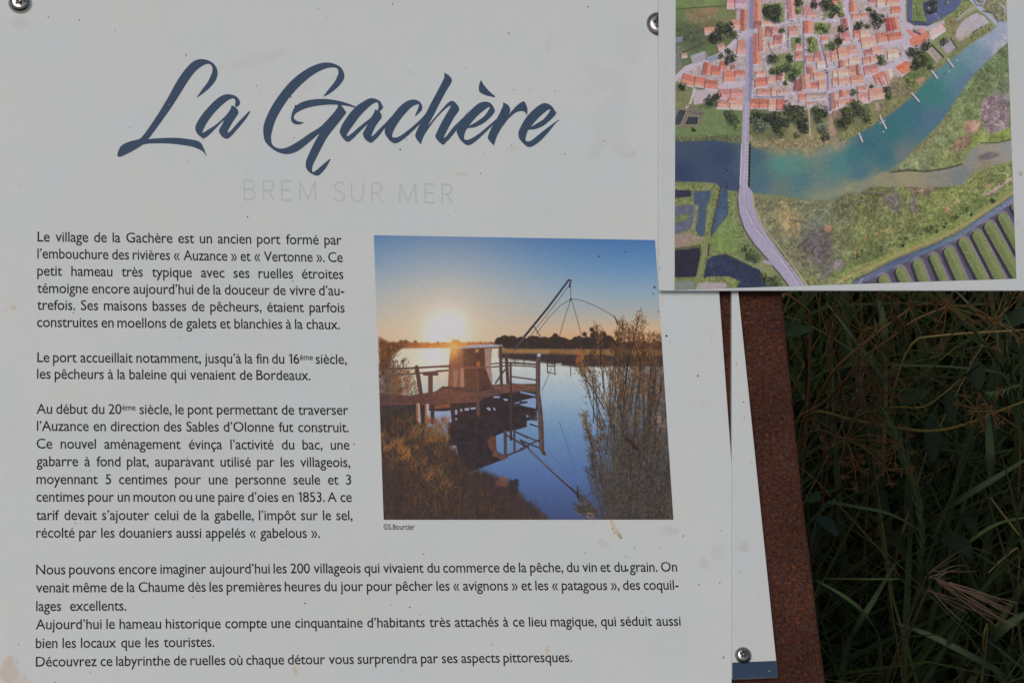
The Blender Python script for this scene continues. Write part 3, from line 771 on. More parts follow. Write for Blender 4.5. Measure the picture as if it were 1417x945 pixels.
    for h in ((385, -10, 440, 52, Cc, 4), (440, -6, 508, 44, (170, 140, 158), 3), (412, 120, 475, 188, B_, 0), (476, 65, 512, 192, A, 0, 1, 'v'), (245, 172, 322, 206, B_, -5, 2), (328, 272, 374, 314, (176, 146, 136), -20, 1), (102, 332, 140, 358, (180, 150, 132), -8),
              (238, 390, 292, 472, A, 12, 0.5, 'v'), (292, 412, 350, 470, A, 5), (345, 385, 384, 436, A, 0), (112, 468, 192, 530, A, 16, 1.5), (190, 480, 252, 540, A, 10, 1.5), (250, 498, 330, 556, A, 6, 2), (366, 438, 440, 512, A, 0, 2), (440, 438, 497, 474, A, 0), (412, 406, 436, 438, E, 0),
              (452, 250, 505, 338, B_, 4, 2.5), (335, 556, 415, 612, Cc, 2), (410, 556, 486, 606, Cc, 1), (322, 622, 410, 674, B_, 3, 2), (408, 616, 484, 676, B_, 2, 2), (398, 608, 440, 634, A, 0),
              (548, -300, 600, 178, A, -1, 1, 'v'), (560, 132, 600, 180, E, 0), (598, 132, 680, 166, B_, 2), (548, 212, 600, 400, A, 1, 1.5, 'v'), (584, 180, 632, 318, B_, 0, 1, 'v'), (626, 168, 668, 232, E, 8), (668, 166, 702, 222, Cc, 2), (650, 258, 706, 296, B_, -14), (682, 222, 728, 274, E, 0), (726, 218, 752, 264, D, 6, 1, 'v'),
              (560, 444, 630, 478, B_, -4), (562, 486, 640, 538, A, -8, 1.5), (636, 476, 690, 520, B_, -3), (696, 456, 720, 502, A, 0, 1, 'v'), (720, 456, 745, 500, B_, 0, 1, 'v'), (572, 556, 665, 592, B_, 2, 1.5), (664, 545, 700, 594, B_, -2), (700, 556, 760, 590, D, -8),
              (530, 616, 590, 674, A, 2, 1), (588, 614, 650, 676, A, 2, 1), (646, 618, 700, 686, B_, 2, 1.5), (698, 618, 748, 684, A, 2, 1.5),
              (770, 166, 830, 216, B_, -2, 2.5), (866, 132, 926, 208, A, 0, 3, 'v'), (866, 36, 906, 104, Cc, -4), (884, 78, 948, 112, B_, 2), (756, -300, 806, 108, Cc, -4, 2, 'v'), (915, -20, 948, 50, E, 0, 1, 'v'), (940, -10, 980, 62, (176, 142, 150), 0), (1040, -14, 1082, 26, A, 8), (1052, 84, 1086, 112, (186, 150, 146), 0),
              (815, 272, 856, 312, B_, 0, 1.5), (812, 318, 856, 372, A, 3, 1.5), (972, 228, 1018, 254, A, -4, 3), (1104, 112, 1130, 204, E, -10, 0.5, 'v'), (1126, 112, 1148, 204, D, -10, 1, 'v'), (1092, 198, 1150, 262, Cc, -8, 3),
              (876, 344, 940, 388, B_, -6, 1.5), (932, 322, 974, 384, Cc, 4), (950, 384, 1000, 424, D, -4, 2), (1004, 330, 1050, 388, Cc, -8, 1.5), (1035, 308, 1085, 380, B_, -8, 1.5), (1080, 302, 1128, 360, B_, -8, 1.5), (1124, 288, 1172, 350, B_, -8, 1.5),
              (888, 418, 910, 490, A, -8, .5, 'v'), (908, 420, 936, 486, B_, -8, 1, 'v'), (930, 448, 1000, 496, B_, -6), (906, 512, 962, 554, A, -4, 1.5), (960, 500, 1000, 556, B_, -2, 1.5), (806, 492, 838, 574, E, 6, .6, 'v'), (836, 488, 866, 572, A, 6, 1, 'v'), (852, 462, 904, 556, B_, -4, 1, 'v'),
              (1046, 436, 1090, 478, D, -4, 1.5), (1044, 484, 1100, 526, B_, -4, 2), (1098, 476, 1172, 520, B_, -5, 2), (1086, 372, 1120, 424, A, 0, .6, 'v'), (1120, 372, 1160, 416, D, -4, 1.5), (1110, 420, 1172, 468, B_, -6, 1),
              (878, 578, 1005, 616, (178, 164, 160), -2, 2), (836, 586, 876, 628, A, -2), (882, 638, 930, 656, B_, 0, 2), (1036, 578, 1078, 684, B_, -3, 2, 'v'), (1092, 558, 1150, 604, B_, -2, 1.5), (1062, 616, 1172, 656, B_, -9, 2), (1150, -200, 1175, 100, A, -3, 1, 'v'),
              (620, -300, 700, -200, B_, 0), (830, -260, 1000, -180, B_, -4), (880, -160, 960, -90, A, 0), (1030, -240, 1110, -150, Cc, 0)):
        house(*h)
    c.poly([(158, 350), (250, 318), (272, 372), (176, 402)], (146, 148, 158), 1, 0.3, 0.06, 2)
    c.poly([(250, 318), (268, 340), (272, 378), (252, 372)], (112, 112, 126), 0.9, 0.3)
    c.line([(165, 375), (262, 342)], 4, (124, 126, 138), 0.8)
    c.line([(170, 390), (268, 356)], 4, (124, 126, 138), 0.8)
    c.poly([(262, 365), (320, 345), (330, 372), (280, 392)], (120, 132, 148), 0.9, 0.4)
    for x, y in ((830, 122), (925, 116), (990, 120), (1060, 130), (790, 132), (1120, 60), (545, 520), (550, 490), (1060, 410), (1008, 455), (1000, 440)):
        c.poly([(x - 9, y - 4), (x + 9, y - 4), (x + 9, y + 4), (x - 9, y + 4)], rnd.choice([(196, 194, 200), (70, 74, 96), (120, 130, 150)]), 0.9)
    # houses, east part
    c.zoom(1160, 0, 4.5)
    for h in ((72, 18, 120, 80, A, 0, 1, 'v'), (82, 84, 190, 116, B_, -6, 1.5), (190, -14, 238, 28, Cc, 0), (242, -8, 300, 42, D, 0, 2), (300, -8, 385, 34, B_, 4, 2), (332, 42, 386, 84, A, 0, 2), (218, 114, 256, 138, D, 0), (40, 112, 62, 200, E, -8, .6, 'v'),
              (97, 184, 140, 236, A, -4, 2), (140, 196, 195, 236, D, -6, 2), (298, 112, 342, 196, (170, 78, 76), -12, .6, 'v'), (336, 108, 378, 190, A, -12, 1.5, 'v'), (140, 232, 240, 292, B_, -11, 2), (238, 206, 318, 262, A, -11, 2), (312, 204, 395, 252, A, -11, 2),
              (60, 286, 118, 336, B_, -6, 2), (0, 300, 62, 358, B_, -6, 2), (166, 306, 212, 346, E, -8, 1), (210, 292, 276, 336, B_, -10, 2), (304, 310, 380, 362, D, -4, 3), (152, 356, 202, 396, B_, -8, 2), (200, 348, 254, 382, B_, -8, 2), (66, 356, 132, 396, D, -6, 2), (10, 376, 40, 420, A, -3, 2, 'v'),
              (158, 404, 248, 462, Cc, -10, 2.5), (66, 410, 120, 470, B_, -4, 2), (116, 404, 136, 470, E, -3, .6, 'v'), (0, 430, 66, 478, D, -4, 2), (0, 486, 80, 526, B_, -5, 2), (78, 470, 160, 520, B_, -5, 2),
              (222, 456, 300, 512, A, -22, 1), (262, 470, 306, 530, Cc, -22, 1, 'v'), (296, 432, 346, 520, D, -20, 1, 'v'), (120, 536, 180, 568, B_, -5, 1), (190, 548, 290, 616, B_, -7, 1.5), (120, 580, 186, 632, Cc, -5, 2), (12, 562, 52, 608, A, -3, 2, 'v'), (0, 624, 90, 656, B_, -8, 2)):
        house(*h)
    c.poly([(345, 415), (425, 378), (452, 402), (450, 445), (400, 486)], (176, 172, 180), 1, 0.2)
    c.poly([(352, 418), (426, 380), (446, 400), (388, 436), (370, 440)], (190, 108, 84), 1, 0.15, 0.1)
    c.poly([(372, 440), (446, 400), (452, 440), (396, 468)], (198, 120, 92), 1, 0.15, 0.1)
    for q, col in (([(420, 190), (440, 184), (505, 226), (484, 250), (470, 246)], (188, 120, 112)), ([(440, 250), (545, 198), (572, 226), (540, 262), (470, 290), (450, 280)], (192, 118, 100)), ([(510, 180), (545, 184), (548, 200), (500, 214)], (196, 136, 124)), ([(565, 200), (640, 152), (672, 176), (668, 192), (590, 248), (572, 226)], (198, 164, 160))):
        c.poly(q, col, 1, 0.2, 0.12, 2)
    c.poly([(572, 236), (668, 186), (672, 196), (590, 250)], (184, 180, 188), 0.9, 0.2)
    c.line([(470, 195), (510, 215)], 14, (76, 66, 80), 0.8)
    c.line([(640, 150), (668, 176)], 6, (196, 112, 104), 0.9)
    c.dab(386, 338, 9, (150, 58, 76), 0.9, 0.5)
    # -------- ponds, sand and marsh in the north-east
    c.poly([(428, -300), (800, -300), (770, 5), (735, 62), (660, 112), (600, 138), (560, 162), (470, 160), (430, 130)], (80, 92, 124), 1, 0.4, 0.10, 4)
    c.poly([(600, 138), (560, 162), (470, 160), (430, 130), (430, 118), (470, 148), (560, 150)], (62, 66, 86), 0.8, 0.4)
    c.poly([(424, -300), (436, -300), (434, 130), (424, 130)], (94, 96, 78), 0.9, 0.6)
    c.poly([(455, -300), (575, -300), (574, 4), (528, 14), (530, 66), (552, 118), (545, 140), (510, 134), (460, 134)], (104, 122, 78), 1, 0.3, 0.15, 2)
    c.poly([(458, 132), (545, 138), (540, 146), (460, 142)], (56, 70, 56), 0.9, 0.3)
    c.line([(488, 50), (495, 105)], 6, (60, 74, 54), 0.8)
    c.poly([(530, 20), (575, 8), (560, 60), (548, 110), (532, 70)], (60, 66, 80), 0.9, 0.6)
    for x, y, r in ((590, 20, 34), (600, 60, 26), (575, 76, 20)): tree(x, y, r, 'dark')
    c.dab(676, 20, 16, (70, 74, 72), 0.9, 0.4); c.dab(682, 18, 9, (160, 150, 130), .9, .4)
    c.poly([(800, -300), (860, -40), (830, 30), (790, 85), (740, 150), (700, 190), (665, 175), (660, 128), (590, 150), (660, 110), (735, 62), (775, 0)], (110, 126, 84), 1, 0.6, 0.3, 3)
    scatter([(800, -60), (850, -20), (790, 85), (740, 150), (670, 250), (665, 130), (735, 62)], 130, 0.6, 1.7, [(82, 96, 62), (136, 140, 98), (150, 140, 104), (92, 104, 76), (74, 80, 58)])
    c.poly([(670, 130), (730, 90), (740, 170), (720, 260), (690, 220)], (128, 122, 88), 0.8, 2, 0.35, 2)
    scatter([(670, 120), (740, 90), (745, 190), (720, 280), (680, 220)], 60, 0.6, 1.6, [(92, 88, 62), (150, 136, 100), (84, 82, 62), (130, 128, 90)])
    sandc = lambda px, py: c.field([(1330, 40, (162, 158, 164)), (1345, 35, (156, 154, 162)), (1335, 55, (158, 148, 138)), (1345, 22, (158, 158, 168))], px, py)
    c.poly([(738, 190), (770, 140), (820, 98), (862, 86), (915, 105), (945, 140), (905, 165), (860, 190), (820, 230), (750, 262), (728, 230)], sandc, 1, 0.8, 0.05)
    c.poly([(850, -300), (1060, -300), (1050, 200), (985, 170), (960, 120), (880, 60), (820, 5)], (118, 122, 98), 0.95, 0.8, 0.3, 3)
    scatter([(900, -100), (1045, -100), (1045, 140), (990, 110), (900, 50)], 110, 0.6, 1.8, [(96, 102, 74), (140, 136, 112), (84, 86, 72), (126, 130, 96)])
    W2 = (146, 156, 172)
    c.line([(820, -10), (850, 20), (878, 48), (905, 78), (950, 110), (985, 150)], 26, W2, 1)
    c.line([(878, 48), (900, 20), (920, -40)], 22, W2, 1)
    c.line([(740, 130), (800, 70), (850, 52)], 12, (150, 152, 156), 0.9)
    c.line([(838, -5), (862, 35), (890, 38), (902, 5)], 6, (70, 66, 80), 0.8)
    c.line([(900, 70), (930, 78), (965, 80), (985, 120), (1000, 150), (1045, 155)], 8, (76, 68, 84), 0.85)
    c.poly([(980, 120), (1020, 130), (1046, 150), (1005, 160)], (110, 98, 110), 0.9, 0.5)
    c.line([(1005, 30), (1030, 50), (1040, 75)], 14, (168, 174, 182), 0.9); c.line([(1000, 25), (1042, 72)], 5, (76, 68, 80), .8)
    c.line([(800, 110), (860, 70), (900, 88), (945, 135)], 10, (100, 116, 78), 0.8)
    # -------- the river
    river = [(78, 452), (200, 448), (285, 458), (318, 466), (350, 470), (470, 474), (540, 468), (600, 455), (650, 435), (700, 402), (750, 372), (800, 336), (850, 290), (905, 228), (960, 188), (1010, 150), (1060, 118), (1100, 92), (1110, 70), (1250, 70), (1250, 175), (1137, 197), (1080, 235), (1030, 290), (960, 362), (880, 442), (830, 495), (770, 546), (730, 575), (690, 600), (640, 608), (580, 640), (480, 634), (400, 624), (330, 616), (300, 614), (270, 610), (225, 604), (210, 586), (150, 582), (78, 580)]
    c.zoom(900, 0, 2.3056)
    anchors = [(940, 205, (62, 76, 96)), (940, 240, (50, 64, 92)), (1000, 215, (52, 68, 94)), (1010, 255, (58, 72, 100)), (1045, 215, (62, 96, 110)), (1050, 250, (70, 102, 114)), (1080, 225, (76, 128, 120)), (1105, 225, (78, 126, 116)), (1110, 250, (74, 112, 116)), (1140, 210, (96, 118, 114)), (1130, 268, (104, 122, 110)), (1080, 268, (92, 112, 108)), (1160, 225, (68, 118, 120)), (1180, 215, (56, 108, 116)), (1190, 240, (66, 106, 118)), (1200, 200, (56, 100, 112)), (1230, 180, (52, 104, 110)), (1225, 215, (58, 102, 112)), (1260, 160, (56, 104, 116)), (1290, 130, (58, 116, 114)), (1320, 95, (82, 124, 130)), (1340, 75, (100, 134, 144)), (1365, 50, (132, 150, 168)), (1390, 40, (140, 152, 170)), (1370, 85, (112, 132, 154)), (1340, 115, (84, 112, 138)), (1290, 165, (74, 104, 124)), (1250, 215, (96, 112, 112)), (1210, 250, (108, 120, 106)), (1180, 262, (120, 126, 106)), (1160, 198, (120, 124, 108)), (1080, 203, (112, 116, 96)), (1120, 204, (128, 124, 98)), (1050, 200, (86, 98, 92))]
    c.poly(river, lambda px, py: c.field(anchors, px, py), 1, 0.9, 0.035, 3)
    c.poly([(330, 470), (470, 474), (600, 455), (640, 440), (600, 478), (500, 500), (400, 492)], (136, 132, 100), 0.45, 3.5, 0.4, 3)
    c.poly([(480, 634), (590, 640), (700, 596), (770, 546), (830, 495), (770, 560), (690, 570), (560, 612)], (140, 140, 108), 0.45, 3)
    for pts, wd in (([(690, 405), (750, 374), (800, 338), (850, 292), (905, 230), (960, 190)], 4), ([(770, 546), (830, 495), (880, 442), (960, 362), (1030, 290), (1080, 235)], 5)):
        c.line(pts, wd, (124, 112, 88), 0.75)
    for i in range(46):
        t = U(0, 1); x = np.interp(t, [0, .2, .45, .75, 1], [775, 830, 900, 1000, 1085]); y = np.interp(t, [0, .2, .45, .75, 1], [544, 497, 424, 322, 232])
        c.dab(x + U(-3, 3), y + U(-3, 3), U(2, 5), (74, 78, 62), 0.8, 0.4)
    # glare cloud mirrored in the far reach
    for i in range(60):
        c.dab(1115 + rnd.gauss(0, 16), 160 + rnd.gauss(0, 18), U(5, 13), (176, 172, 172), 0.22, 0.1)
    for i in range(26):
        c.dab(1128 + rnd.gauss(0, 5), 140 + rnd.gauss(0, 18), U(4, 9), (184, 180, 178), 0.3, 0.1)
    for i in range(14):
        c.dab(U(78, 285), U(455, 580), U(10, 24), (60, 74, 100), 0.2, 0.0)
    # village shore
    c.poly([(318, 440), (360, 450), (430, 440), (500, 450), (560, 440), (600, 432), (600, 452), (540, 468), (470, 474), (350, 470), (318, 462)], (130, 122, 92), 0.8, 1.5, 0.4, 2)
    scatter([(318, 436), (600, 432), (640, 430), (560, 470), (350, 474), (318, 465)], 120, 0.6, 1.7, [(150, 144, 132), (96, 98, 74), (80, 86, 66), (160, 140, 110), (110, 112, 80)])
    c.zoom(1160, 0, 4.5)
    sh = [(0, 850), (60, 800), (150, 790), (230, 760), (280, 700), (360, 640), (440, 570), (500, 520), (560, 450), (620, 400), (720, 330), (800, 270), (870, 210), (960, 165), (950, 195), (870, 235), (800, 290), (740, 340), (690, 365), (640, 410), (580, 440), (500, 560), (440, 600), (330, 690), (240, 770), (130, 830), (40, 880), (0, 890)]
    c.poly(sh, (112, 118, 80), 0.9, 0.8, 0.35, 2)
    scatter(sh, 190, 0.6, 1.7, [(80, 92, 60), (140, 132, 98), (92, 104, 64), (66, 74, 54), (126, 130, 84)])
    scatter([(780, 235), (880, 170), (950, 150), (960, 175), (880, 220), (800, 260)], 60, 0.9, 2.0, [(66, 80, 54), (88, 102, 64), (104, 116, 74)])
    c.poly([(480, 330), (560, 290), (600, 390), (480, 530), (440, 560), (400, 480), (450, 440)], (92, 104, 66), 0.9, 1, 0.4, 2)
    c.poly([(550, 320), (590, 290), (650, 350), (620, 385)], (148, 138, 132), 1, 0.3, 0.1)
    c.line([(585, 285), (655, 358)], 11, (54, 56, 66), 0.9); c.line([(548, 318), (616, 388)], 6, (168, 160, 150), 0.9)
    c.poly([(625, 275), (690, 240), (740, 295), (680, 338)], (146, 142, 154), 0.95, 0.5, 0.15, 2)
    c.line([(700, 245), (738, 300)], 12, (70, 74, 70), 0.8)
    c.poly([(480, 500), (525, 478), (545, 495), (505, 528)], (160, 130, 108), 0.9, 0.5)
    for q in ([(345, 470), (400, 500), (470, 560), (420, 590), (330, 620), (300, 560)], [(210, 630), (300, 620), (300, 690), (240, 700)]):
        c.poly(q, (110, 106, 84), 0.8, 1, 0.4, 2)
        scatter(q, 40, 0.6, 1.5, [(160, 152, 146), (80, 88, 60), (104, 116, 72), (140, 116, 98)])
    c.poly([(225, 640), (255, 640), (258, 690), (232, 690)], (156, 140, 130), 0.8, 0.5)
    c.zoom(0, 0, 1)
    for i in range(520):
        x, y = U(1040, 1300), U(-40, 150)
        if x > 1190 and y > 150 - (x - 1190) * 0.9: continue
        a = R(U(-14, 6)); w_, h_ = U(1.0, 3.2), U(0.6, 1.6)
        if U(0, 1) < .5: w_, h_ = h_, w_
        col = rnd.choice([(186, 180, 184), (176, 166, 170), (72, 66, 78), (86, 78, 88), (60, 58, 66), (196, 190, 192), (104, 112, 76), (198, 152, 134)])
        ca, sa = math.cos(a), math.sin(a)
        c.poly([(x + u * ca - v * sa, y + u * sa + v * ca) for u, v in ((0, 0), (w_, 0), (w_, h_), (0, h_))], col, 0.75)
    c.zoom(1160, 0, 4.5)
    for x, y, r, k in ((250, 130, 52, 'dark'), (220, 90, 34, 'dark'), (130, 160, 36, 'dark'), (18, 185, 26, 'dark'), (272, 388, 30, 'mid'), (262, 360, 22, 'mid'), (470, 325, 48, 'dark'), (548, 282, 40, 'dark'), (490, 400, 46, 'dark'), (540, 385, 34, 'mid'), (520, 340, 28, 'mid'), (575, 420, 24, 'mid'), (82, 690, 62, 'mid'), (150, 690, 52, 'mid'), (110, 650, 40, 'mid'), (30, 770, 50, 'mid'), (180, 740, 36, 'mid'), (30, 700, 30, 'dark'), (658, 262, 30, 'dark'), (300, 560, 26, 'dark'), (315, 600, 28, 'mid'), (95, 575, 28, 'mid'), (440, 500, 24, 'light'), (205, 540, 16, 'mid'), (190, 60, 20, 'mid'), (180, 165, 20, 'mid'), (20, 92, 22, 'light')):
        tree(x, y, r, k)
    c.zoom(920, 0, 4.5)
    for x, y, r, k in ((660, 85, 50, 'dark'), (700, 60, 42, 'dark'), (635, 60, 32, 'dark'), (690, 120, 34, 'dark'), (330, 225, 56, 'dark'), (300, 240, 36, 'dark'), (395, 175, 46, 'dark'), (430, 220, 30, 'mid'), (350, 170, 38, 'mid'), (672, 366, 42, 'dark'), (410, 365, 42, 'dark'), (400, 320, 28, 'mid'), (350, 350, 22, 'mid'), (780, 365, 30, 'dark'), (770, 420, 40, 'mid'), (720, 440, 36, 'mid'), (670, 445, 26, 'mid'), (830, 440, 34, 'light'), (800, 480, 36, 'mid'), (750, 520, 16, 'mid'), (290, 630, 46, 'dark'), (330, 600, 26, 'dark'), (108, 540, 30, 'dark'), (570, 720, 44, 'dark'), (540, 750, 24, 'grey'), (600, 785, 54, 'grey'), (655, 735, 50, 'dark'), (700, 740, 52, 'dark'), (700, 790, 40, 'dark'), (745, 770, 40, 'dark'), (770, 680, 48, 'dark'), (830, 690, 50, 'dark'), (850, 750, 56, 'dark'), (870, 800, 42, 'dark'), (800, 730, 44, 'mid'), (720, 825, 36, 'mid'), (430, 745, 48, 'mid'), (400, 710, 34, 'mid'), (455, 790, 28, 'light'), (950, 690, 46, 'mid'), (990, 700, 40, 'dark'), (960, 740, 36, 'mid'), (985, 800, 40, 'grey'), (1000, 850, 32, 'dark'), (1120, 700, 40, 'mid'), (1150, 740, 40, 'mid'), (1110, 760, 30, 'dark'), (930, 30, 30, 'dark'), (1010, 30, 50, 'dark'), (1060, 60, 36, 'dark'), (1040, 95, 24, 'mid'), (1088, 255, 30, 'dark'), (1045, 285, 34, 'mid'), (730, 190, 24, 'mid'), (830, 70, 24, 'light'), (830, 20, 32, 'dark'), (970, 160, 34, 'light'), (1000, 190, 22, 'mid'), (910, 250, 30, 'light'), (910, 310, 24, 'light'), (830, 255, 20, 'mid'), (820, 845, 20, 'mid'), (540, 480, 14, 'dark'), (180, 810, 16, 'dark'), (1135, 180, 10, 'mid')):
        tree(x, y, r, k)
    c.line([(895, 660), (900, 740), (905, 850)], 9, (160, 158, 156), 0.85)
    c.poly([(1020, 720), (1045, 720), (1050, 790), (1070, 830), (1060, 850), (1030, 850), (1022, 800)], (156, 132, 118), 0.9, 1, 0.15)
    c.poly([(1040, 690), (1095, 690), (1100, 730), (1060, 745)], (132, 108, 98), 0.9, 0.6, 0.3)
    for x, y in ((1065, 880), (1080, 870), (1130, 870), (1120, 890), (760, 905), (860, 895), (640, 880)):
        c.line([(x - 10, y + 12), (x + 8, y - 10)], 12, (150, 148, 150), 0.8, 4); c.line([(x - 6, y + 12), (x + 10, y - 8)], 4, (72, 74, 76), 0.7)
    scatter([(700, 840), (820, 830), (1000, 830), (1000, 900), (760, 920), (620, 890)], 80, 0.7, 1.8, [(124, 128, 88), (150, 138, 108), (92, 104, 68), (140, 118, 96)])
    # piers
    c.zoom(1160, 0, 4.5)
    for a, b in (((682, 372), (716, 418)), ((583, 444), (616, 488)), ((458, 582), (502, 632)), ((266, 738), (298, 800)), ((130, 834), (150, 882))):
        c.line([(a[0] - 6, a[1] + 5), (b[0] - 6, b[1] + 5)], 8, (54, 60, 66), 0.8)
        c.line([a, b], 11, (168, 166, 170), 1)
    c.dab(740, 378, 6, (186, 190, 194), 1, .5); c.dab(690, 446, 7, (150, 156, 160), .9, .5); c.dab(662, 462, 5, (40, 56, 64), .9, .5); c.dab(282, 822, 7, (160, 160, 160), .9, .5)
    c.line([(262, 720), (268, 745)], 7, (170, 168, 164)); c.line([(258, 770), (292, 750)], 6, (160, 158, 156))
    # -------- marshes south of the river
    c.zoom(1180, 190, 4.295)
    east = [(960, 60), (1120, -200), (940, 40), (780, 36), (720, 60), (690, 92), (660, 160), (560, 185), (440, 202), (330, 196), (220, 210), (290, 150), (345, 95), (430, 10), (520, -80), (640, -260), (700, -350), (790, -440), (870, -520), (970, -600), (985, 20)]
    c.poly(east, lambda px, py: c.field([(1270, 225, (116, 128, 94)), (1300, 190, (120, 134, 96)), (1330, 150, (114, 132, 88)), (1350, 125, (104, 120, 84)), (1385, 95, (98, 116, 84)), (1395, 115, (110, 122, 96)), (1350, 190, (118, 134, 84)), (1310, 215, (122, 132, 86)), (1290, 165, (122, 134, 98))], px, py), 1, 0.7, 0.22, 1.4)
    streaks(east, 420, 5, 55, 40, [(88, 102, 74), (140, 146, 112), (104, 118, 82), (78, 88, 62)])
    scatter(east, 620, 0.5, 1.8, [(92, 108, 74), (138, 146, 108), (84, 98, 66), (108, 124, 80), (146, 146, 116)], 0.55)
    scatter([(760, -420), (970, -580), (975, -320), (760, -220), (640, -200)], 160, 0.8, 2.2, [(78, 94, 66), (92, 110, 72), (70, 84, 60), (112, 128, 86)], 0.7)
    c.zoom(1160, 0, 4.5)
    mud = [(900, 620), (940, 590), (1000, 590), (1062, 640), (1068, 790), (1000, 830), (940, 840), (900, 770), (880, 700)]
    c.poly(mud, (128, 116, 122), 0.95, 1.2, 0.35, 2)
    for i in range(60):
        x, y = U(890, 1060), U(610, 830); a = U(-0.9, 0.9) + (0.8 if U(0, 1) < .6 else -0.6)
        c.line([(x, y), (x + 24 * math.cos(a), y + 24 * math.sin(a))], U(3, 8), rnd.choice([(88, 78, 88), (152, 140, 140), (108, 92, 92), (136, 118, 112)]), 0.6, 2)
    c.poly([(960, 560), (1060, 600), (1066, 640), (1000, 600)], (132, 128, 138), 0.8, 1.2)
    c.poly([(790, 760), (850, 745), (885, 765), (880, 820), (800, 830), (775, 810)], (158, 130, 114), 0.95, 0.9, 0.12, 2)
    c.poly([(690, 940), (760, 850), (840, 830), (830, 880), (790, 940)], (146, 120, 102), 0.85, 1.0, 0.3, 2)
    for i in range(26):
        x, y = U(700, 830), U(845, 945)
        c.line([(x, y), (x + 16, y - 22)], U(3, 6), rnd.choice([(96, 84, 76), (164, 142, 122), (110, 108, 74)]), 0.6, 2)
    c.poly([(850, 835), (910, 850), (1000, 820), (1075, 790), (1076, 870), (960, 895), (860, 880), (820, 935), (780, 940), (840, 870)], (122, 138, 78), 0.9, 0.8, 0.2, 2)
    scatter([(850, 835), (1000, 820), (1075, 790), (1076, 870), (960, 895), (860, 880)], 50, 0.5, 1.4, [(96, 112, 62), (140, 152, 90)])
    c.poly([(440, 945), (560, 860), (640, 770), (700, 690), (660, 800), (600, 870), (520, 950)], (112, 108, 78), 0.4, 1.5, 0.3)
    c.zoom(1180, 190, 4.295); c.mottle(east, 0.24, 8, 33); c.mottle(east, 0.16, 2.5, 34)
    # side stream
    c.zoom(1180, 190, 4.295)
    c.poly([(180, 205), (230, 210), (330, 200), (440, 206), (560, 188), (655, 162), (690, 95), (720, 62), (785, 38), (870, 36), (955, 12), (960, 140), (905, 150), (830, 168), (740, 200), (695, 228), (655, 285), (590, 292), (520, 298), (400, 300), (300, 296), (200, 300), (60, 330), (0, 345), (0, 290), (100, 260)],
           lambda px, py: c.field([(1190, 262, (116, 124, 108)), (1225, 250, (128, 130, 106)), (1260, 245, (136, 134, 106)), (1300, 240, (122, 126, 116)), (1330, 242, (108, 118, 120)), (1345, 220, (124, 128, 124)), (1370, 208, (138, 136, 122)), (1395, 205, (132, 136, 134)), (1360, 230, (130, 124, 108))], px, py), 0.95, 0.9, 0.06, 3)
    c.poly([(740, 120), (790, 90), (850, 88), (876, 110), (820, 130), (760, 140)], (96, 92, 100), 0.8, 1.0, 0.3, 2)
    c.line([(225, 208), (330, 198), (440, 204), (560, 186), (650, 160)], 9, (62, 66, 58), 0.85)
    c.line([(760, 34), (850, 36), (940, 14)], 7, (66, 70, 66), 0.8)
    scatter([(215, 200), (330, 186), (440, 192), (560, 175), (560, 195), (440, 210), (330, 204)], 40, 0.6, 1.4, [(48, 56, 48), (76, 74, 60)])
    # south marsh between the stream and the dyke
    marsh = [(0, 350), (60, 328), (110, 296), (180, 300), (300, 300), (420, 305), (540, 298), (655, 285), (700, 232), (760, 200), (860, 165), (945, 148), (955, 290), (900, 350), (800, 410), (700, 470), (560, 560), (400, 625), (250, 690), (120, 730), (0, 800)]
    c.poly(marsh, lambda px, py: c.field([(1185, 285, (112, 116, 76)), (1210, 280, (98, 106, 72)), (1185, 330, (106, 118, 74)), (1230, 320, (112, 124, 78)), (1260, 290, (108, 118, 76)), (1300, 280, (122, 134, 80)), (1340, 265, (120, 132, 80)), (1380, 240, (120, 132, 84)), (1200, 350, (96, 110, 68)), (1300, 310, (114, 128, 76)), (1350, 285, (100, 118, 72))], px, py), 1, 0.8, 0.22, 1.4)
    streaks(marsh, 700, 6, 30, 45, [(78, 86, 60), (132, 136, 96), (96, 100, 72), (68, 74, 54), (120, 108, 88)])
    scatter(marsh, 800, 0.5, 1.9, [(78, 90, 58), (128, 138, 84), (92, 104, 64), (140, 136, 96), (70, 80, 54), (116, 126, 74)], 0.6)
    for q, col in (([(180, 360), (240, 320), (280, 350), (290, 430), (250, 450), (200, 410)], (116, 110, 108)), ([(330, 290), (430, 290), (540, 300), (440, 330), (350, 340)], (136, 116, 100)), ([(400, 335), (450, 315), (540, 300), (430, 345)], (94, 88, 90)), ([(330, 370), (380, 350), (390, 450), (370, 470), (340, 430)], (112, 106, 104))):
        c.poly(q, col, 0.75, 1.5, 0.35, 2)
    for x, y, r in ((565, 425, 22), (585, 462, 14), (630, 380, 12), (800, 285, 18), (760, 262, 12), (205, 555, 16), (165, 550, 12), (78, 598, 14), (10, 690, 18), (140, 575, 12), (258, 560, 8), (0, 620, 14)):
        for k in range(5): c.dab(x + rnd.gauss(0, r * .35), y + rnd.gauss(0, r * .35), r * U(.4, .8), (158, 118, 90), 0.6, 0.3)
    c.poly([(770, 340), (830, 312), (945, 235), (952, 250), (850, 325), (790, 352)], (158, 142, 134), 0.9, 0.6)
    for i in range(50):
        t = U(0, 1); c.dab(np.interp(t, [0, 1], [0, 720]) + U(-14, 14), np.interp(t, [0, .5, 1], [720, 600, 420]) + U(-22, 10), U(6, 14), (60, 76, 46), 0.75, 0.4)
    scatter([(0, 360), (120, 350), (150, 440), (60, 460), (0, 450)], 70, 0.7, 1.9, [(58, 70, 48), (74, 86, 54), (96, 104, 66)])
    c.mottle(marsh, 0.2, 9, 31); c.mottle(marsh, 0.22, 3, 32)
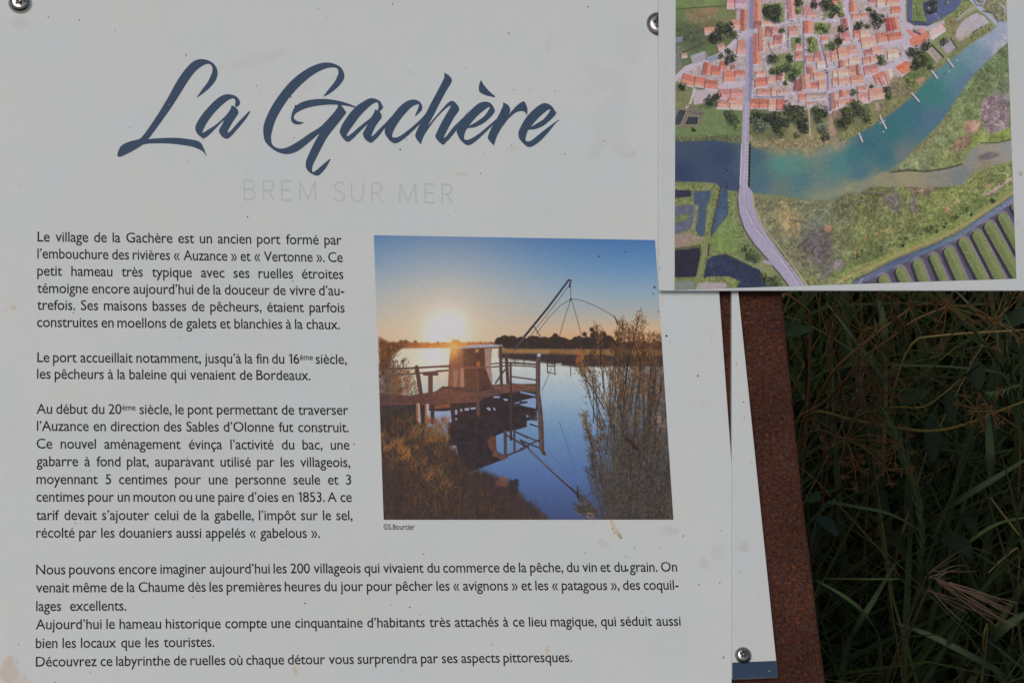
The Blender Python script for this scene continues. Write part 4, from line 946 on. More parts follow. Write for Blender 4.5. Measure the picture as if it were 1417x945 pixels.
    # creeks, mud and scrub over the marsh
    for q in ([(190, 370), (230, 350), (260, 380), (240, 410), (270, 440)], [(240, 300), (270, 340), (290, 390), (270, 430)], [(345, 310), (370, 370), (380, 440)], [(60, 330), (140, 330), (200, 340)], [(0, 400), (60, 380), (120, 400)]):
        c.line(q, 13, (118, 110, 114), 0.7, 7); c.line([(x - 6, y + 3) for x, y in q], 4, (64, 70, 54), 0.7)
    for i in range(240):
        x = U(0, 950); y0 = np.interp(x, [0, 110, 300, 540, 655, 700, 860, 945], [350, 300, 302, 300, 288, 232, 168, 150]); y1 = np.interp(x, [0, 250, 560, 800, 955], [780, 680, 550, 405, 290])
        y = y0 + (y1 - y0) * U(0, 1)
        for k in range(rnd.randint(1, 4)):
            c.dab(x + rnd.gauss(0, 5), y + rnd.gauss(0, 4), U(1.6, 4.5), rnd.choice([(54, 66, 44), (66, 78, 50), (48, 58, 42)]), 0.75, 0.4)
    for i in range(110):
        x = U(0, 330); y = U(320, 470); c.dab(x, y, U(3, 7), rnd.choice([(62, 74, 48), (84, 96, 58), (58, 64, 48)]), 0.55, 0.3)
    for i in range(70):
        x = U(50, 640); y = np.interp(x, [50, 110, 300, 540, 640], [328, 298, 302, 300, 290]) + U(-4, 6)
        c.dab(x, y, U(2, 5), (66, 74, 52), 0.7, 0.4)
    for i in range(40):
        x = U(0, 330); y = U(480, 690); c.dab(x, y, U(3, 9), (152, 118, 96), 0.35, 0.3)
    # dyke with its path
    dyke = [(0, 770), (120, 735), (260, 665), (420, 600), (560, 540), (700, 460), (830, 385), (958, 290), (958, 340), (860, 400), (720, 480), (600, 560), (470, 620), (330, 680), (200, 740), (60, 815), (0, 840)]
    c.poly(dyke, (122, 134, 80), 1, 0.8, 0.2, 3)
    scatter(dyke, 110, 0.5, 1.6, [(96, 114, 66), (140, 146, 92), (112, 126, 76)])
    c.line([(0, 815), (100, 775), (260, 700), (420, 636), (560, 580), (700, 495), (830, 410), (958, 325)], 13, (150, 136, 96), 0.75)
    for x, y, r in ((832, 378, 14), (500, 562, 9), (298, 643, 8), (545, 535, 6), (705, 458, 8)): tree(x, y, r * 1.3, 'dark')
    # -------- salt pans in the south-east
    c.poly([(0, 850), (110, 800), (230, 735), (350, 685), (480, 635), (620, 570), (740, 490), (860, 410), (962, 340), (985, 860), (0, 900)], (82, 78, 96), 1, 0.4, 0.15, 3)
    c.poly([(0, 858), (110, 806), (230, 742), (350, 692), (480, 640), (620, 575), (740, 495), (860, 415), (962, 345), (962, 385), (860, 450), (740, 530), (620, 612), (480, 668), (360, 722), (250, 770), (140, 830), (20, 880)],
           lambda px, py: c.field([(1200, 375, (92, 102, 128)), (1240, 360, (80, 98, 124)), (1280, 345, (84, 106, 130)), (1320, 325, (92, 112, 128)), (1360, 295, (100, 116, 140)), (1400, 275, (104, 116, 144))], px, py), 1, 0.5, 0.1, 2)
    for i in range(90):
        t = U(0, 1); x = t * 960; y = np.interp(x, [0, 230, 480, 740, 960], [856, 740, 640, 498, 346])
        c.dab(x + U(-6, 6), y + U(-6, 8), U(2, 5.5), (64, 70, 66), 0.75, 0.4)
    c.line([(210, 760), (360, 705), (510, 625)], 5, (58, 70, 92), 0.6); c.line([(30, 880), (60, 840)], 8, (140, 156, 170), 0.7)
    for a, b, w_ in (((185, 846), (205, 900), 56), ((286, 800), (335, 900), 58), ((388, 756), (432, 880), 58), ((482, 716), (556, 880), 46), ((575, 684), (662, 880), 62), ((662, 628), (795, 880), 62), ((744, 586), (890, 870), 62), ((816, 534), (985, 830), 64), ((893, 480), (1000, 680), 58), ((966, 415), (1020, 500), 44)):
        c.line([(a[0] - 3, a[1] - 3), b], w_ + 22, (124, 118, 130), 0.75)
        c.line([(a[0] - 15, a[1] + 8), (b[0] - 16, b[1] + 8)], w_ + 2, (48, 48, 58), 0.95)
        c.line([a, b], w_, (112, 127, 84), 1)
        c.line([(a[0] - 12, a[1] + 6), (b[0] - 12, b[1] + 6)], w_ * 0.45, (92, 108, 70), 0.6)
        L = math.hypot(b[0] - a[0], b[1] - a[1]); nx, ny = -(b[1] - a[1]) / L, (b[0] - a[0]) / L
        for i in range(int(L / 2.6)):
            t = U(0, 1); s_ = U(-.5, .5) * w_
            if U(0, 1) < .18: c.dab(a[0] + (b[0] - a[0]) * t + nx * w_ * .52, a[1] + (b[1] - a[1]) * t + ny * w_ * .52, U(3, 7), (58, 62, 58), 0.7, 0.3)
            if U(0, 1) < .12: c.dab(a[0] + (b[0] - a[0]) * t - nx * w_ * .55, a[1] + (b[1] - a[1]) * t - ny * w_ * .55, U(3, 6), (140, 132, 138), 0.6, 0.3)
            c.dab(a[0] + (b[0] - a[0]) * t + nx * s_, a[1] + (b[1] - a[1]) * t + ny * s_, U(1.5, 5), rnd.choice([(84, 104, 58), (124, 144, 88), (72, 88, 54), (136, 150, 96)]), 0.6, 0.4)
    # -------- west of the road: old salt ponds
    c.zoom(920, 200, 4.5)
    c.poly([(62, 240), (130, 235), (290, 240), (350, 270), (330, 400), (300, 560), (300, 600), (470, 740), (560, 760), (640, 910), (60, 915)], (108, 120, 76), 1, 0.7, 0.3, 3)
    scatter([(62, 240), (290, 240), (350, 270), (300, 560), (240, 600), (62, 600)], 140, 0.5, 1.5, [(84, 96, 62), (132, 134, 96), (96, 110, 70), (146, 138, 112)])
    c.poly([(350, 262), (400, 285), (402, 430), (370, 480), (330, 515), (296, 570), (288, 540), (310, 440), (330, 350)], (62, 82, 106), 1, 0.5, 0.15, 3)
    c.line([(350, 262), (330, 350), (310, 440), (290, 545), (290, 570)], 7, (66, 54, 48), 0.8)
    for i in range(10): c.line([(U(320, 390), U(400, 480)), (U(300, 380), U(450, 530))], 5, (104, 122, 136), 0.35, 2)
    c.poly([(395, 290), (445, 300), (455, 400), (450, 480), (500, 560), (560, 640), (600, 700), (540, 740), (470, 700), (380, 670), (300, 660), (290, 600), (330, 520), (395, 440)], lambda px, py: c.field([(1010, 290, (112, 126, 84)), (1010, 320, (108, 130, 78)), (1000, 340, (108, 132, 76)), (1030, 340, (100, 118, 80)), (1045, 355, (84, 102, 66))], px, py), 1, 0.7, 0.2, 3)
    scatter([(395, 290), (445, 300), (455, 480), (600, 700), (540, 740), (430, 690), (420, 480), (395, 440)], 150, 0.6, 1.9, [(84, 102, 64), (124, 140, 88), (74, 90, 58), (138, 136, 110)])
    c.poly([(62, 284), (160, 286), (168, 325), (62, 334)], (48, 50, 72), 1, 0.4, 0.15)
    c.poly([(178, 300), (200, 292), (290, 285), (284, 330), (262, 380), (248, 560), (226, 575), (190, 540), (182, 480), (205, 385), (180, 370)], (66, 84, 106), 1, 0.5, 0.12)
    c.poly([(196, 385), (212, 365), (205, 470), (190, 520), (168, 500)], (120, 124, 98), 0.8, 0.6, 0.3)
    c.poly([(62, 385), (165, 375), (188, 380), (180, 460), (160, 530), (62, 560)], (88, 94, 112), 1, 0.5, 0.15)
    c.poly([(62, 450), (140, 430), (160, 440), (150, 470), (62, 490)], (98, 110, 72), 0.95, 0.6, 0.3)
    c.poly([(62, 560), (150, 548), (235, 580), (230, 605), (130, 630), (62, 645)], (136, 122, 112), 0.95, 0.9, 0.12)
    c.poly([(62, 658), (150, 650), (215, 640), (222, 690), (195, 825), (62, 828)], (42, 44, 58), 1, 0.4, 0.2)
    c.line([(62, 650), (150, 642), (218, 626), (226, 690)], 8, (78, 64, 60), 0.8)
    c.poly([(262, 720), (300, 695), (375, 682), (430, 712), (540, 762), (590, 780), (625, 850), (642, 910), (436, 910), (472, 850), (400, 822), (300, 820), (240, 830)], (46, 56, 78), 1, 0.4, 0.2, 3)
    c.line([(375, 682), (440, 712), (540, 760)], 8, (60, 64, 52), 0.8)
    c.dab(290, 750, 26, (66, 92, 108), 0.4, 0.1)
    c.poly([(205, 862), (260, 858), (380, 860), (388, 880), (365, 912), (190, 912)], (150, 144, 148), 0.95, 0.6, 0.06)
    c.poly([(62, 850), (185, 852), (180, 912), (62, 912)], (124, 134, 132), 0.9, 0.5)
    for i in range(6): c.line([(62, 858 + i * 11), (190, 850 + i * 12)], 4, (84, 96, 88), 0.8)
    c.line([(275, 625), (268, 690)], 11, (60, 60, 62), 0.9); c.line([(262, 630), (258, 690)], 5, (150, 146, 140), 0.9)
    c.line([(262, 590), (240, 700), (200, 860)], 26, (110, 124, 76), 0.9); c.line([(250, 600), (240, 720), (215, 820)], 6, (136, 130, 100), 0.6)
    for x, y, r in ((540, 690, 40), (570, 720, 26), (500, 650, 24), (620, 830, 36), (680, 850, 48), (660, 900, 40), (700, 890, 40)): tree(x, y, r, 'mid')
    # marsh on the inside of the bend
    c.poly([(545, 330), (600, 320), (760, 340), (900, 350), (1010, 365), (1060, 330), (1170, 300), (1170, 905), (880, 905), (800, 780), (640, 600), (560, 470)], lambda px, py: c.field([(1050, 285, (116, 122, 94)), (1090, 300, (136, 130, 96)), (1080, 330, (112, 120, 92)), (1110, 290, (112, 118, 90)), (1130, 310, (98, 108, 88)), (1130, 340, (96, 96, 88)), (1105, 350, (108, 110, 86)), (1160, 330, (108, 118, 80)), (1165, 375, (112, 126, 74)), (1120, 390, (112, 124, 80)), (1140, 365, (98, 98, 90))], px, py), 1, 0.9, 0.2, 1.4)
    streaks([(545, 330), (760, 340), (1010, 365), (1170, 300), (1170, 905), (880, 905), (800, 780), (640, 600), (560, 470)], 420, 6, 100, 60, [(84, 90, 70), (136, 136, 108), (98, 100, 82), (80, 78, 70)])
    scatter([(555, 335), (900, 355), (1000, 370), (1000, 420), (700, 420), (580, 420)], 200, 0.5, 1.5, [(82, 92, 68), (136, 138, 106), (96, 108, 78), (74, 80, 60), (146, 138, 112)], 0.7)
    c.poly([(700, 440), (790, 420), (860, 470), (840, 530), (780, 590), (720, 500)], (146, 134, 94), 0.6, 3, 0.3, 3)
    c.line([(1040, 370), (1010, 430), (900, 480), (860, 540), (890, 630), (950, 680), (960, 760), (1000, 770)], 34, (108, 116, 100), 0.6)
    c.poly([(880, 560), (960, 520), (1040, 540), (1050, 640), (1000, 720), (950, 760), (920, 680), (840, 660)], (92, 88, 92), 0.7, 2.5, 0.4, 2)
    scatter([(840, 480), (1050, 500), (1050, 700), (940, 780), (820, 640)], 130, 0.5, 1.6, [(78, 76, 80), (104, 108, 88), (90, 98, 76), (118, 108, 100)], 0.6)
    c.poly([(985, 530), (1030, 495), (1040, 540), (1010, 555)], (154, 116, 92), 0.85, 0.8)
    c.poly([(1000, 790), (1060, 720), (1105, 712), (1125, 750), (1105, 795), (1060, 770), (1000, 830), (960, 840)], (118, 112, 112), 0.9, 0.8, 0.2)
    c.line([(1070, 705), (1110, 705), (1128, 750), (1108, 798)], 10, (84, 102, 66), 0.8)
    scatter([(700, 650), (800, 700), (920, 880), (860, 860), (760, 760)], 70, 0.5, 1.3, [(96, 88, 72), (128, 132, 92), (84, 94, 66)], 0.7)
    scatter([(1040, 320), (1170, 290), (1170, 460), (1040, 430)], 120, 0.6, 1.8, [(66, 78, 52), (92, 104, 64), (112, 122, 76), (76, 66, 56)], 0.7)
    c.line([(1050, 880), (1120, 835), (1180, 810)], 14, (150, 134, 100), 0.7)
    for q in ([(830, 640), (880, 600), (920, 560), (900, 640), (940, 700)], [(900, 560), (960, 580), (1000, 560), (1040, 600)], [(960, 700), (1000, 660), (1040, 660)], [(860, 700), (920, 720), (950, 760)], [(780, 470), (840, 480), (900, 500), (980, 440)]):
        c.line(q, 14, (78, 74, 82), 0.6, 6); c.line([(x + 9, y + 5) for x, y in q], 6, (126, 120, 112), 0.5, 3)
    for i in range(260):
        x = U(560, 1160); y = U(330, 900)
        if y > 340 + (x - 560) * 1.5 + 60: continue
        for k in range(rnd.randint(1, 3)): c.dab(x + rnd.gauss(0, 5), y + rnd.gauss(0, 4), U(1.6, 4.2), rnd.choice([(64, 70, 54), (82, 84, 62), (70, 66, 62), (92, 98, 66)]), 0.6, 0.4)
    for i in range(90):
        x = U(560, 980); y = U(325, 415); c.dab(x, y, U(2, 5), rnd.choice([(58, 64, 50), (76, 78, 58), (140, 134, 104)]), 0.6, 0.4)
    for i in range(50):
        x = U(690, 860); y = U(430, 600); c.dab(x, y, U(3, 9), rnd.choice([(158, 140, 98), (150, 124, 100)]), 0.35, 0.3)
    bend = [(545, 330), (760, 340), (1010, 365), (1170, 300), (1170, 905), (880, 905), (800, 780), (640, 600), (560, 470)]
    c.mottle(bend, 0.18, 9, 35); c.mottle(bend, 0.22, 3, 36)
    # road and bridge
    c.zoom(920, 0, 4.5)
    east_edge = [(560, -320), (556, 0), (553, 100), (550, 180), (552, 250), (550, 400), (545, 520), (530, 640), (526, 760), (523, 900), (520, 1000), (516, 1160), (545, 1195), (548, 1270), (575, 1360), (640, 1470), (720, 1580), (800, 1680), (890, 1800)]
    west_edge = [(520, -320), (516, 0), (514, 100), (508, 180), (505, 250), (502, 400), (500, 520), (488, 640), (482, 760), (478, 900), (474, 1000), (466, 1160), (456, 1230), (466, 1330), (500, 1430), (560, 1520), (640, 1610), (715, 1700), (790, 1800)]
    road = east_edge + west_edge[::-1]
    c.poly([(x - 8, y + 6) for x, y in west_edge[11:]] + [(x + 6, y) for x, y in west_edge[11:]][::-1], (70, 64, 64), 0.8, 0.4)
    c.line([(x + 5, y) for x, y in east_edge[9:12]], 16, (34, 42, 50), 0.9)
    c.poly(road, (144, 143, 164), 1, 0.15, 0.05, 3)
    c.poly([(545, 0), (556, 0), (550, 180), (552, 260), (550, 400), (545, 520), (534, 640), (520, 640), (524, 500), (524, 330), (530, 250), (524, 170), (528, 0)], (112, 112, 142), 0.75, 0.5)
    c.line([(505, 640), (502, 900), (492, 1190), (510, 1320), (570, 1430), (690, 1570), (850, 1800)], 5, (172, 170, 182), 0.7)
    c.line([(478, 900), (474, 1000), (468, 1150)], 5, (188, 184, 190), 0.85)
    c.line([(520, 900), (516, 1000), (514, 1160)], 5, (188, 184, 190), 0.85)
    for i in range(12): c.dab(521 - i * .4, 905 + i * 22, 4, (40, 44, 54), 0.9, 0.5)
    c.line([(545, 1210), (556, 1290), (600, 1390), (690, 1510), (790, 1640), (900, 1800)], 12, (158, 148, 128), 0.8)
    c.line([(500, 1210), (506, 1290), (560, 1400), (650, 1520), (740, 1620), (860, 1790)], 4, (112, 110, 132), 0.7)
    c.line([(620, 1630), (690, 1645)], 20, (144, 140, 158), 0.9)
    c.line([(600, 1380), (700, 1530), (800, 1650), (900, 1760)], 4, (88, 96, 60), 0.6)
    c.dab(530, 860, 22, (150, 128, 130), .8, .5)
    for x, y in ((750, 1615), (765, 1620)): c.dab(x, y, 5, (80, 78, 92), .9, .5)
    c.poly([(470, 210), (520, 175), (552, 190), (545, 230), (505, 250)], (160, 158, 172), 0.85, 1)
    for i in range(16): c.dab(U(505, 545), U(0, 640), U(2, 4), rnd.choice([(170, 168, 180), (90, 92, 116), (190, 186, 194)]), 0.7, .5)
    c.dab(386, 1163, 6, (24, 26, 30), 1, 0.5); c.dab(375, 1141, 3, (40, 44, 50), .9, .5)
    # washed-out sheen of an old outdoor print
    n = value_noise(c.H, c.W, 3, 2, 77)[..., None]
    c.I = c.I * (1 + 0.10 * n)
    g = c.I.mean(-1, keepdims=True)
    c.I = (g + (c.I - g) * 0.92) * np.array((1.015, 0.985, 0.985))
    c.I = np.clip((c.I - 112) * 1.10 + 115, 28, 206)
    return c
# ------------------------------------------------------------------ ground
ground_mat, gnt, gb = new_mat('bare_earth')
_tc = gnt.nodes.new('ShaderNodeTexCoord'); _n = gnt.nodes.new('ShaderNodeTexNoise'); _n.inputs['Scale'].default_value = 3.0; _n.inputs['Detail'].default_value = 8
_r = gnt.nodes.new('ShaderNodeValToRGB')
_r.color_ramp.elements[0].color = (0.022, 0.019, 0.014, 1); _r.color_ramp.elements[1].color = (0.035, 0.045, 0.022, 1)
gnt.links.new(_tc.outputs['Object'], _n.inputs['Vector']); gnt.links.new(_n.outputs['Fac'], _r.inputs['Fac']); gnt.links.new(_r.outputs['Color'], gb.inputs['Base Color'])
gb.inputs['Roughness'].default_value = 0.95
GS = 60
def hgt(x, y):
    d = math.hypot(x, y)
    return 0.04 * math.sin(x * 0.31 + 1) * math.sin(y * 0.27) * min(1, max(0, d - 3) / 20) * d / 10
gxs = [s * (abs(s) ** 2.2) * 900 for s in np.linspace(-1, 1, GS + 1)]
gv = [(x, y, hgt(x, y) if abs(x) < 300 and abs(y) < 300 else 0) for y in gxs for x in gxs]
gf = [(j * (GS + 1) + i, j * (GS + 1) + i + 1, (j + 1) * (GS + 1) + i + 1, (j + 1) * (GS + 1) + i) for j in range(GS) for i in range(GS)]
tag(mesh_obj('ground', gv, gf, ground_mat), kind='structure')

# ------------------------------------------------------------------ the stand of rusted steel
def px_poly(pts, w): return [tuple(P(np.array(x, float), np.array(y, float), w)) for x, y in pts]
PLATE = [(-75, -95), (1030.5, -95), (1047, 60), (1064, 225), (1082.5, 402), (1110.5, 679), (1130, 838), (1143.5, 945), (1151, 1010), (-75, 1010)]
W_PLATE = -0.0035
stand = slab('lectern_stand', px_poly(PLATE, W_PLATE), W_PLATE - 0.010, W_PLATE, 0.0022, MAT_RUST)
tag(stand, 'rusty brown weathering steel stand showing as a strip beside the white sign', 'stand')
def leg(u, v, du):
    """flat steel post from under the plate to the ground"""
    top = FRAME @ Vector((u, v, W_PLATE - 0.011))
    bm = bmesh.new()
    hx, hy = 0.035, 0.006
    sl = -(FRAME.to_3x3() @ Vector((0, 1, 0))).z / max(1e-6, (FRAME.to_3x3() @ Vector((0, 1, 0))).y)
    vs = []
    for z in (-0.05, None):
        for sx, sy in ((-1, -1), (1, -1), (1, 1), (-1, 1)):
            x, y = top.x + sx * hx, top.y + sy * hy
            if z is None:
                # meet the underside of the plate
                zz = top.z - (NW.x * (x - top.x) + NW.y * (y - top.y)) / NW.z
            else: zz = z
            vs.append(bm.verts.new((x, y, zz)))
    for f in ((0, 3, 2, 1), (4, 5, 6, 7), (0, 1, 5, 4), (1, 2, 6, 5), (2, 3, 7, 6), (3, 0, 4, 7)):
        bm.faces.new([vs[i] for i in f])
    me = bpy.data.meshes.new('leg'); bm.to_mesh(me); bm.free(); me.materials.append(MAT_RUST)
    o = bpy.data.objects.new('leg', me); C.objects.link(o)
    o.parent = stand; o.matrix_parent_inverse = FRAME.inverted()
for u in (-0.20, 0.10): leg(u, 0.0, 0)

# ------------------------------------------------------------------ the boards
BOARD = [(-45, -62), (960.8, -62), (995.0, 402), (1012.4, 641), (1012.4, 985), (-45, 985)]
board = slab('information_panel', px_poly(BOARD, 0), W_PLATE + 0.0002, 0.0, 0.00008, MAT_EDGE)
tag(board, 'large white French information panel with blue script title, text and sunset picture', 'sign')
STRIP = [(1012.9, -40), (975, -40), (1021.5, 402), (1074.2, 914), (1076.2, 935.8), (1012.9, 938.8)]
STRIP = [(1012.9, 300), (1011.2, 300), (1021.5, 402), (1074.2, 914), (1076.2, 935.8), (1012.9, 938.8)]
STRIP = [(1012.5, 330), (1014.3, 330), (1021.5, 402), (1047.8, 658), (1074.2, 914), (1076.2, 935.8), (1012.5, 938.8)]
W_STRIP = -0.0002
strip = slab('narrow_panel', px_poly(STRIP, W_STRIP), W_PLATE + 0.0002, W_STRIP, 0.00008, MAT_EDGE)
tag(strip, 'narrow white tapering panel with blue foot and one screw, beside the rusty strip', 'sign')

def face_grid(name, left, right, y0, y1, w, n_u, n_v, parent, smudges, seed, tint):
    """the printed vinyl on a board: even white with weather marks"""
    ys = np.linspace(y0, y1, n_v)
    xl, xr = np.array([left(y) for y in ys]), np.array([right(y) for y in ys])
    t = np.linspace(0, 1, n_u)
    px = xl[:, None] * (1 - t) + xr[:, None] * t
    py = np.repeat(ys[:, None], n_u, 1)
    uv = P(px, py, w)
    img = np.empty(px.shape + (3,)); img[:] = tint
    kx = n_u / max(1.0, (xr - xl).mean())
    img *= (1 + 0.020 * value_noise(n_v, n_u, 170 * kx, 4, seed))[..., None]
    img *= (1 + 0.014 * value_noise(n_v, n_u, 4, 2, seed + 1))[..., None]
    img += (value_noise(n_v, n_u, 60 * kx, 3, seed + 3) * 5)[..., None] * np.array((-1, 0.15, 0.9))
    for i, (x, y, rx, ry, ang, col, a, rough) in enumerate(smudges):
        ca, sa = math.cos(R(ang)), math.sin(R(ang))
        dx, dy = px - x, py - y
        d = np.hypot((dx * ca + dy * sa) / rx, (-dx * sa + dy * ca) / ry)
        n = 0
        if rough:
            n = value_noise(n_v, n_u, max(2, min(rx, ry) * kx * 0.7), 3, seed + 20 + i) * rough
        m = np.clip((1.0 - d + n) * 1.4, 0, 0.9)
        m = m * m * (3 - 2 * m)
        img = img * (1 - (m * a)[..., None]) + np.asarray(col, float) * (m * a)[..., None]
    return grid_object(name, uv.reshape(-1, 2), w, n_u, n_v, ink(img).reshape(-1, 3), MAT_FACE, parent)

def line_x(pts):
    ys = [p[1] for p in pts]; xs = [p[0] for p in pts]
    return lambda y: float(np.interp(y, ys, xs))
GREY, TAN, OCH = (160, 160, 156), (170, 158, 138), (166, 140, 92)
SM = [(12, 925, 16, 26, 10, (168, 146, 126), .5, 1.9), (34, 938, 14, 12, 0, (172, 152, 134), .45, 2.0), (19, 426, 6, 7, 30, (168, 162, 138), .7, 1.0), (8, 428, 3, 3, 0, (166, 160, 146), .5, 0.5),
      (640, 241, 13, 4, 5, TAN, .45, 1.0), (710, 207, 12, 6, 0, (168, 166, 156), .5, 1.2), (845, 165, 30, 60, 20, (168, 171, 173), .38, 1.3), (860, 205, 30, 18, 0, (168, 170, 170), .38, 1.4), (830, 110, 40, 30, 0, (168, 172, 174), .4, 1.4), (870, 215, 12, 8, -20, (164, 162, 156), .4, 1.4), (825, 208, 10, 16, 30, (166, 168, 166), .4, 1.3),
      (870, 60, 30, 40, 10, (168, 172, 174), .4, 1.3), (350, 85, 60, 12, -15, (170, 168, 164), .4, 1.2), (760, 60, 6, 22, 10, (172, 164, 154), .3, 1.2),
      (835, 752, 11, 7, 10, (164, 166, 164), .6, 1.2), (925, 735, 18, 12, 25, (166, 168, 166), .6, 1.4), (975, 780, 14, 10, 20, (164, 166, 164), .55, 1.4), (995, 763, 14, 18, 20, (168, 170, 168), .5, 1.4), (757, 899, 4, 8, 5, (170, 152, 116), .6, 0.8),
      (985, 455, 5, 20, -8, (184, 170, 148), .25, 1), (915, 415, 6, 12, 0, (176, 166, 148), .3, 1), (248, 468, 5, 4, 0, (164, 166, 160), .5, 1), (460, 386, 8, 30, 10, (172, 172, 168), .3, 1.2), (20, 620, 30, 90, 0, (174, 172, 168), .3, 1.4), (408, 927, 4, 10, -15, (172, 146, 112), .55, .8), (200, 690, 100, 60, 20, (176, 178, 178), .3, 1.2),
      (227, 148, 7, 12, 15, (160, 164, 170), .45, 1.0), (420, 120, 26, 16, 0, (172, 172, 168), .3, 1.0), (972, 560, 5, 9, 0, (174, 170, 160), .4, 1.0), (28, 32, 17, 11, 0, (164, 166, 164), .5, .6), (930, 890, 60, 40, 0, (172, 174, 172), .3, 1.2), (480, 30, 90, 40, 0, (178, 181, 182), .4, 1.2)]
bl = line_x([(-43.6, -60), (-43.6, 983)])
br = line_x([(960.0, -60.6), (994.2, 402), (1012.2, 641), (1012.2, 983)])
face_grid('printed_face', bl, br, -60.6, 983.6, 0.00012, 640, 640, board, SM, 5, (175.6, 180.2, 179.2))
sl_ = line_x([(1012.6, 332), (1012.6, 938)])
sr_ = line_x([(1014.0, 332), (1020.9, 402), (1073.5, 914), (1075.6, 937)])
SM2 = [(1032, 752, 9, 12, 20, (162, 163, 158), .55, 1.5), (1025, 690, 6, 4, 0, (166, 166, 160), .4, 1.2), (1026, 757, 8, 5, -20, (164, 162, 156), .5, 1.4), (1035, 890, 18, 7, 0, (172, 172, 168), .4, .8), (1045, 700, 20, 80, 0, (176, 178, 177), .3, 1)]
face_grid('printed_face', sl_, sr_, 332, 934.0, W_STRIP + 0.00012, 40, 320, strip, SM2, 51, (173.5, 177.8, 177.3))
def flat_quad(name, pts, w, mat, parent):
    q = px_poly(pts, w)
    return mesh_obj(name, [(u, v, w) for u, v in q], [tuple(range(len(q)))[::-1]], mat, parent)
flat_quad('blue_band', [(1013.2, 916.2), (1073.9, 913.8), (1076.0, 935.5), (1013.2, 938.5)], W_STRIP + 0.0003, MAT_BAND, strip)

# the aerial view on its own board, lying over the panel's screw heads
W_AER = 0.0036
AER = [(911.6, -90), (1440, -90), (1440, 402.3), (911.6, 402.3)]
aerial = slab('picture_board', px_poly(AER, W_AER), W_AER - 0.0009, W_AER, 0.0003, MAT_EDGE)
tag(aerial, 'white bordered board with an aerial picture of a riverside village', 'sign')
SM3 = [(1403, 120, 5, 60, 0, (174, 174, 170), .4, 1.2), (1412, 240, 4, 4, 0, (120, 120, 116), .4, .6), (922, 200, 9, 120, 0, (172, 174, 174), .4, 1.2), (1200, 399, 200, 3, 0, (170, 172, 172), .4, 1.2)]
face_grid('printed_face', line_x([(912.4, -89), (912.4, 401)]), line_x([(1439, -89), (1439, 401)]), -89, 401.6, W_AER + 0.00012, 380, 350, aerial, SM3, 81, (173.5, 177.8, 177.3))
cv_ = paint_aerial(W_AER + 0.0003)
grid_object('aerial_photograph', cv_.UV, W_AER + 0.0003, cv_.W, cv_.H, ink(cv_.I).reshape(-1, 3), MAT_PRINT, aerial)
cv_ = paint_sunset()
grid_object('sunset_photograph', cv_.UV, 0.0003, cv_.W, cv_.H, ink(cv_.I).reshape(-1, 3), MAT_PRINT, board)
del cv_

# ------------------------------------------------------------------ the script title, stroke by stroke
def crom(a, sub):
    a = np.asarray(a, float)
    p = np.vstack([2 * a[0] - a[1], a, 2 * a[-1] - a[-2]])
    out = []
    for i in range(1, len(p) - 2):
        for k in range(sub):
            t = k / sub
            out.append(0.5 * ((2 * p[i]) + (-p[i - 1] + p[i + 1]) * t + (2 * p[i - 1] - 5 * p[i] + 4 * p[i + 1] - p[i + 2]) * t * t + (-p[i - 1] + 3 * p[i] - 3 * p[i + 1] + p[i + 2]) * t ** 3))
    out.append(a[-1])
    return np.array(out)
TITLE = []
def stroke(ox, oy, z, pairs): TITLE.append((ox, oy, z, pairs))
stroke(155, 70, 5.906, [(697,386,694,382),(745,352,738,318),(800,305,780,262),(845,250,808,205),(863,195,821,165),(855,145,815,130),(825,105,795,112),(780,80,760,117),(725,72,720,140),(675,85,680,175),(630,120,640,225),(575,185,600,285),(520,270,560,350),(455,390,490,460),(395,490,430,545),(330,590,365,635),(270,675,297,725),(225,722,250,772),(160,740,170,822),(110,758,115,850),(70,785,75,868),(50,825,56,870),(42,855,46,864)])
stroke(155, 70, 5.906, [(255,735,250,772),(297,725,290,763),(380,718,360,760),(470,714,450,761),(560,717,540,769),(650,729,640,784),(700,740,700,803),(730,760,735,822),(752,805,757,842),(773,860,768,862)])
stroke(255, 110, 9.45, [(685,365,662,352),(722,335,664,330),(727,295,668,290),(705,248,655,258),(655,212,630,252),(570,196,585,268),(490,215,520,315),(410,270,440,390),(310,370,360,480),(220,480,290,580),(160,580,250,660),(143,645,238,690),(165,705,243,698),(205,745,258,692),(250,772,300,665),(310,740,390,610),(400,655,480,535),(480,570,560,455),(540,520,605,385)])
stroke(255, 110, 9.45, [(617,342,640,348),(608,380,685,380),(590,420,710,435),(540,500,680,490),(500,580,625,575),(465,640,580,655),(453,675,567,690),(470,720,570,697),(510,762,585,692),(555,779,610,670),(600,755,650,625),(680,670,720,545),(790,540,800,465),(850,450,840,425),(866,425,858,415)])
stroke(355, 75, 5.5588, [(517,330,514,325),(570,300,560,265),(630,250,600,215),(665,205,622,170),(676,170,630,140),(660,120,620,112),(620,85,590,104),(550,66,540,110),(470,78,470,140),(380,120,390,195),(280,195,300,280),(190,295,220,380),(110,415,150,500),(60,530,118,600),(52,600,112,645),(65,670,120,692),(110,720,150,719),(170,757,190,727),(240,770,240,716),(310,750,320,672),(380,700,410,610),(450,640,490,560),(510,590,560,490),(560,550,610,430),(600,500,630,395)])
stroke(355, 75, 5.5588, [(628,392,650,392),(615,425,680,435),(585,470,686,458),(530,545,630,530),(480,620,545,640),(430,710,490,740),(385,810,440,840),(378,850,428,880),(385,885,430,906),(415,915,440,907),(465,936,470,885),(500,915,510,850),(540,865,550,817),(569,812,565,805)])
